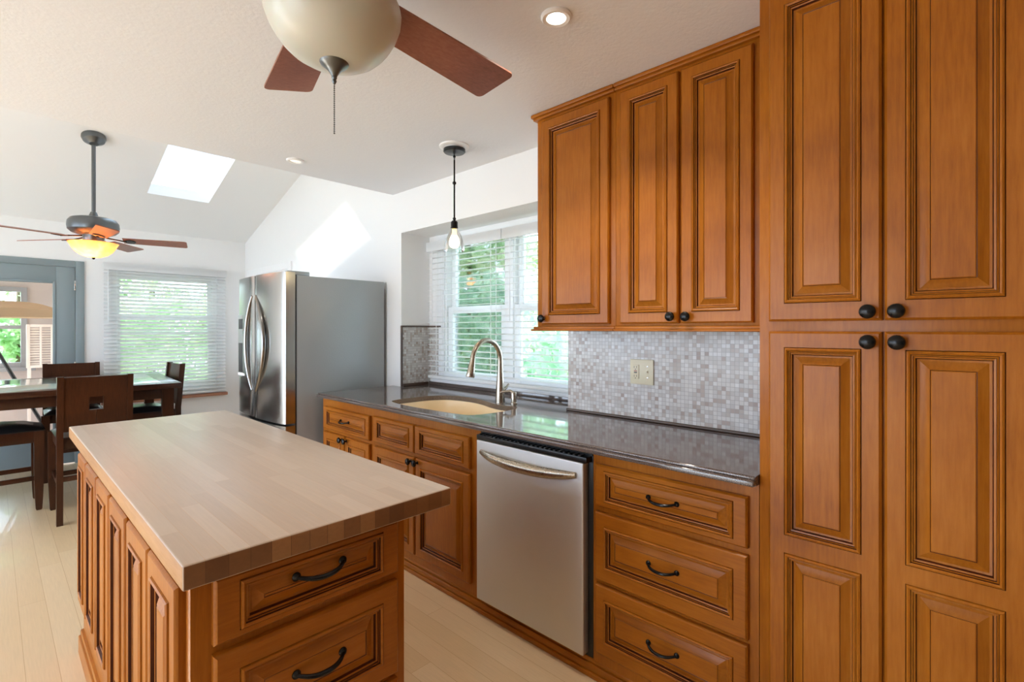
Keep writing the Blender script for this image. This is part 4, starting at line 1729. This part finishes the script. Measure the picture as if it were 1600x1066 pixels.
# louvred shutter
og = (0.45, 8.86, 0.86)
t = thing('louvred_shutter', 'white louvred shutter panel standing beside the porch window', 'shutter', og)
b = MB()
sash(b, 'y', 8.86, 0.32, 0.585, 0.86, 1.42, 0.035, 0.03, 'shutter')
b.box((0.445, 8.86, 0.895), (0.465, 8.89, 1.385), 'shutter', 0.002)
b.box((0.585, 8.87, -0.03), (0.62, 8.90, 1.42), 'shutter', 0.002)
b.box((0.33, 8.87, -0.03), (0.365, 8.90, 0.86), 'shutter', 0.002)
b.build('frame', t, og)
b = MB()
for i in range(15):
    z = 0.91 + i * 0.032
    for x0, x1 in ((0.356, 0.444), (0.466, 0.549)):
        b.box((x0, 8.866, z), (x1, 8.884, z + 0.005), 'shutter', 0, rot=Matrix.Rotation(R(35), 3, 'X'))
b.build('louvres', t, og)
# canopy swing
og = (-0.25, 8.0, -0.03)
t = thing('canopy_swing', 'tan canopy seat on thin black legs standing on the porch', 'swing', og)
b = MB()
n = 14
vs, fs = [], []
for i in range(n + 1):
    u = -1 + 2 * i / n
    hz = 1.0 - abs(u) ** 6
    for (y, dz) in ((-0.45, 0.0), (-0.44, 0.10), (0.0, 0.19), (0.44, 0.10), (0.45, 0.0)):
        vs.append((og[0] + u * 0.775, og[1] + y, 1.49 + dz * (0.62 + 0.38 * hz)))
for i in range(n):
    for j in range(4):
        fs.append([i * 5 + j, i * 5 + j + 1, i * 5 + 6 + j, i * 5 + 5 + j])
fs.append([0, 1, 2, 3, 4])
fs.append([n * 5 + k for k in (4, 3, 2, 1, 0)])
fs += [[i * 5, i * 5 + 5, i * 5 + 9, i * 5 + 4] for i in range(n)]
b.add(vs, fs, 'tan')
b.build('canopy', t, og, ang=50)
for x in (-0.95, -0.11):
    for s in (-1, 1):
        b = MB()
        b.tube([(x, og[1] + s * 0.06, 1.50), (x + 0.66 * (1 if x > -0.5 else -1), og[1] + s * 0.42, -0.03)], 0.018, 'black', 10)
        b.build('leg', t, og)
b = MB()
b.tube([(-0.95, og[1], 1.49), (-0.11, og[1], 1.49)], 0.018, 'black', 10)
b.build('crossbar', t, og)
b = MB()
b.tube([(-1.45, og[1] - 0.36, 0.17), (0.40, og[1] - 0.36, 0.17)], 0.016, 'black', 10)
b.build('crossbar', t, og)
b = MB()
b.box((-0.90, og[1] - 0.25, 0.40), (-0.16, og[1] + 0.25, 0.47), 'tan', 0.03)
b.build('seat', t, og)
for x in (-0.85, -0.2):
    b = MB()
    b.tube([(x, og[1] - 0.2, 0.45), (x, og[1], 1.49)], 0.008, 'black', 8)
    b.tube([(x, og[1] + 0.2, 0.45), (x, og[1], 1.49)], 0.008, 'black', 8)
    b.build('hanger', t, og)
# roof of the porch
b = MB()
b.box((-3.0, YE + 0.15, 2.35), (0.80, 9.25, 2.45), 'porch_post')
tag(b.build('ceiling_porch', smooth=False), 'pale ceiling of the porch', 'ceiling', kind='structure')


# ------------------------------------------------------------------ garden
b = MB()
b.box((-14, -12, -0.30), (16, 20, -0.13), 'lawn')
tag(b.build('lawn', smooth=False), 'green lawn outside the house', 'lawn', kind='structure')


b = MB()
b.box((-9.5, -6.0, -0.13), (XL - 0.13, 9.5, -0.05), 'bounce_slab')  # unseen slab, added to bounce neutral daylight up to the ceiling
tag(b.build('bounce_slab', smooth=False), 'unseen pale slab added beside the house to bounce light indoors', 'bounce_slab', kind='structure')


def tree(name, x, y, h, r, n, m, label, group, seed, size=0.09, zlow=0.2):
    rnd = random.Random(seed)
    og = (x, y, -0.13)
    t = thing(name, label, 'tree', og, group)
    b = MB()
    b.tube([(x, y, -0.14), (x + 0.05, y, h * 0.3), (x, y + 0.05, h * 0.7)], [0.10, 0.08, 0.04], 'bark', 8)
    b.build('trunk', t, og)
    b = MB()
    lumps = []
    for i in range(16):
        a = rnd.uniform(0, 2 * PI)
        q = rnd.uniform(0.1, 0.75) * r
        z = rnd.uniform(zlow + 0.3, h - 0.4)
        lumps.append((Vector((x + q * math.cos(a), y + q * math.sin(a), z)), rnd.uniform(0.35, 0.6) * r))
    vs, fs = [], []
    for i in range(n):
        c, lr = rnd.choice(lumps)
        d = Vector((rnd.gauss(0, 1), rnd.gauss(0, 1), rnd.gauss(0, 1))).normalized()
        p = c + d * lr * rnd.uniform(0.75, 1.0)
        s = size * rnd.uniform(0.6, 1.3)
        nrm = (d + Vector((rnd.gauss(0, .6), rnd.gauss(0, .6), rnd.gauss(0, .6)))).normalized()
        u = nrm.orthogonal().normalized()
        u = Matrix.Rotation(rnd.uniform(0, 2 * PI), 3, nrm) @ u
        w = nrm.cross(u)
        k = len(vs)
        vs += [p - u * s, p + w * s * 0.45, p + u * s, p - w * s * 0.45]
        fs.append([k, k + 1, k + 2, k + 3])
    b.add(vs, fs, m)
    b.build('foliage', t, og, smooth=False)


def hedge(name, x0, x1, y0, y1, h, n, m, label, seed, size):
    rnd = random.Random(seed)
    b = MB()
    vs, fs = [], []
    for i in range(n):
        x, y = rnd.uniform(x0, x1), rnd.uniform(y0, y1)
        z = -0.13 + h * rnd.random() ** 0.8
        wob = 0.25 * math.sin(x * 2.1 + z * 1.7) + 0.25 * math.sin(y * 1.9 + z * 2.3)
        p = Vector((x + wob * 0.5, y + wob * 0.5, z * (1.0 + 0.12 * wob)))
        s = size * rnd.uniform(0.6, 1.35)
        nrm = Vector((rnd.gauss(0, 1), rnd.gauss(0, 1), rnd.gauss(0.3, 0.8))).normalized()
        u = Matrix.Rotation(rnd.uniform(0, 2 * PI), 3, nrm) @ nrm.orthogonal().normalized()
        w = nrm.cross(u)
        k = len(vs)
        vs += [p - u * s, p + w * s * 0.45, p + u * s, p - w * s * 0.45]
        fs.append([k, k + 1, k + 2, k + 3])
    b.add(vs, fs, m)
    tag(b.build(name, smooth=False), label, 'hedge', kind='stuff')


hedge('hedge', 4.4, 5.2, 2.2, 8.6, 2.2, 6500, 'leaf_b', 'dense green hedge outside the sink window', 5, 0.085)
hedge('hedge', 0.9, 4.2, 9.7, 10.5, 2.0, 5000, 'leaf_c', 'pale green hedge outside the end wall window', 6, 0.085)
kw = [(6.9, 3.4, 4.6, 0.80, 'leaf_c'), (6.8, 5.6, 4.9, 0.80, 'leaf_a'), (6.9, 7.8, 4.7, 0.80, 'leaf_c'), (7.0, 10.0, 5.0, 0.80, 'leaf_a'), (9.2, 6.6, 6.0, 0.8, 'leaf_a'), (9.2, 8.9, 6.0, 0.8, 'leaf_c'), (9.2, 11.2, 6.2, 0.8, 'leaf_a')]
for i, (x, y, h, r, m) in enumerate(kw):
    tree('garden_tree', x, y, h, r, 3200, m, 'leafy green tree outside the sink window', 'trees outside the sink window', 10 + i, 0.085)
ew = [(-2.9, 12.0, 4.0, 0.8, 'leaf_c'), (-0.7, 11.9, 4.0, 0.8, 'leaf_c'), (1.5, 12.0, 4.2, 0.8, 'leaf_c'), (3.7, 12.0, 4.0, 0.8, 'leaf_a'), (0.4, 14.2, 5.0, 0.8, 'leaf_a'), (2.6, 14.2, 5.0, 0.8, 'leaf_c'), (4.8, 14.2, 5.2, 0.8, 'leaf_c')]
for i, (x, y, h, r, m) in enumerate(ew):
    tree('garden_tree', x, y, h, r, 3500, m, 'pale leafy tree beyond the end wall window and porch', 'trees beyond the dining room', 40 + i, 0.09)
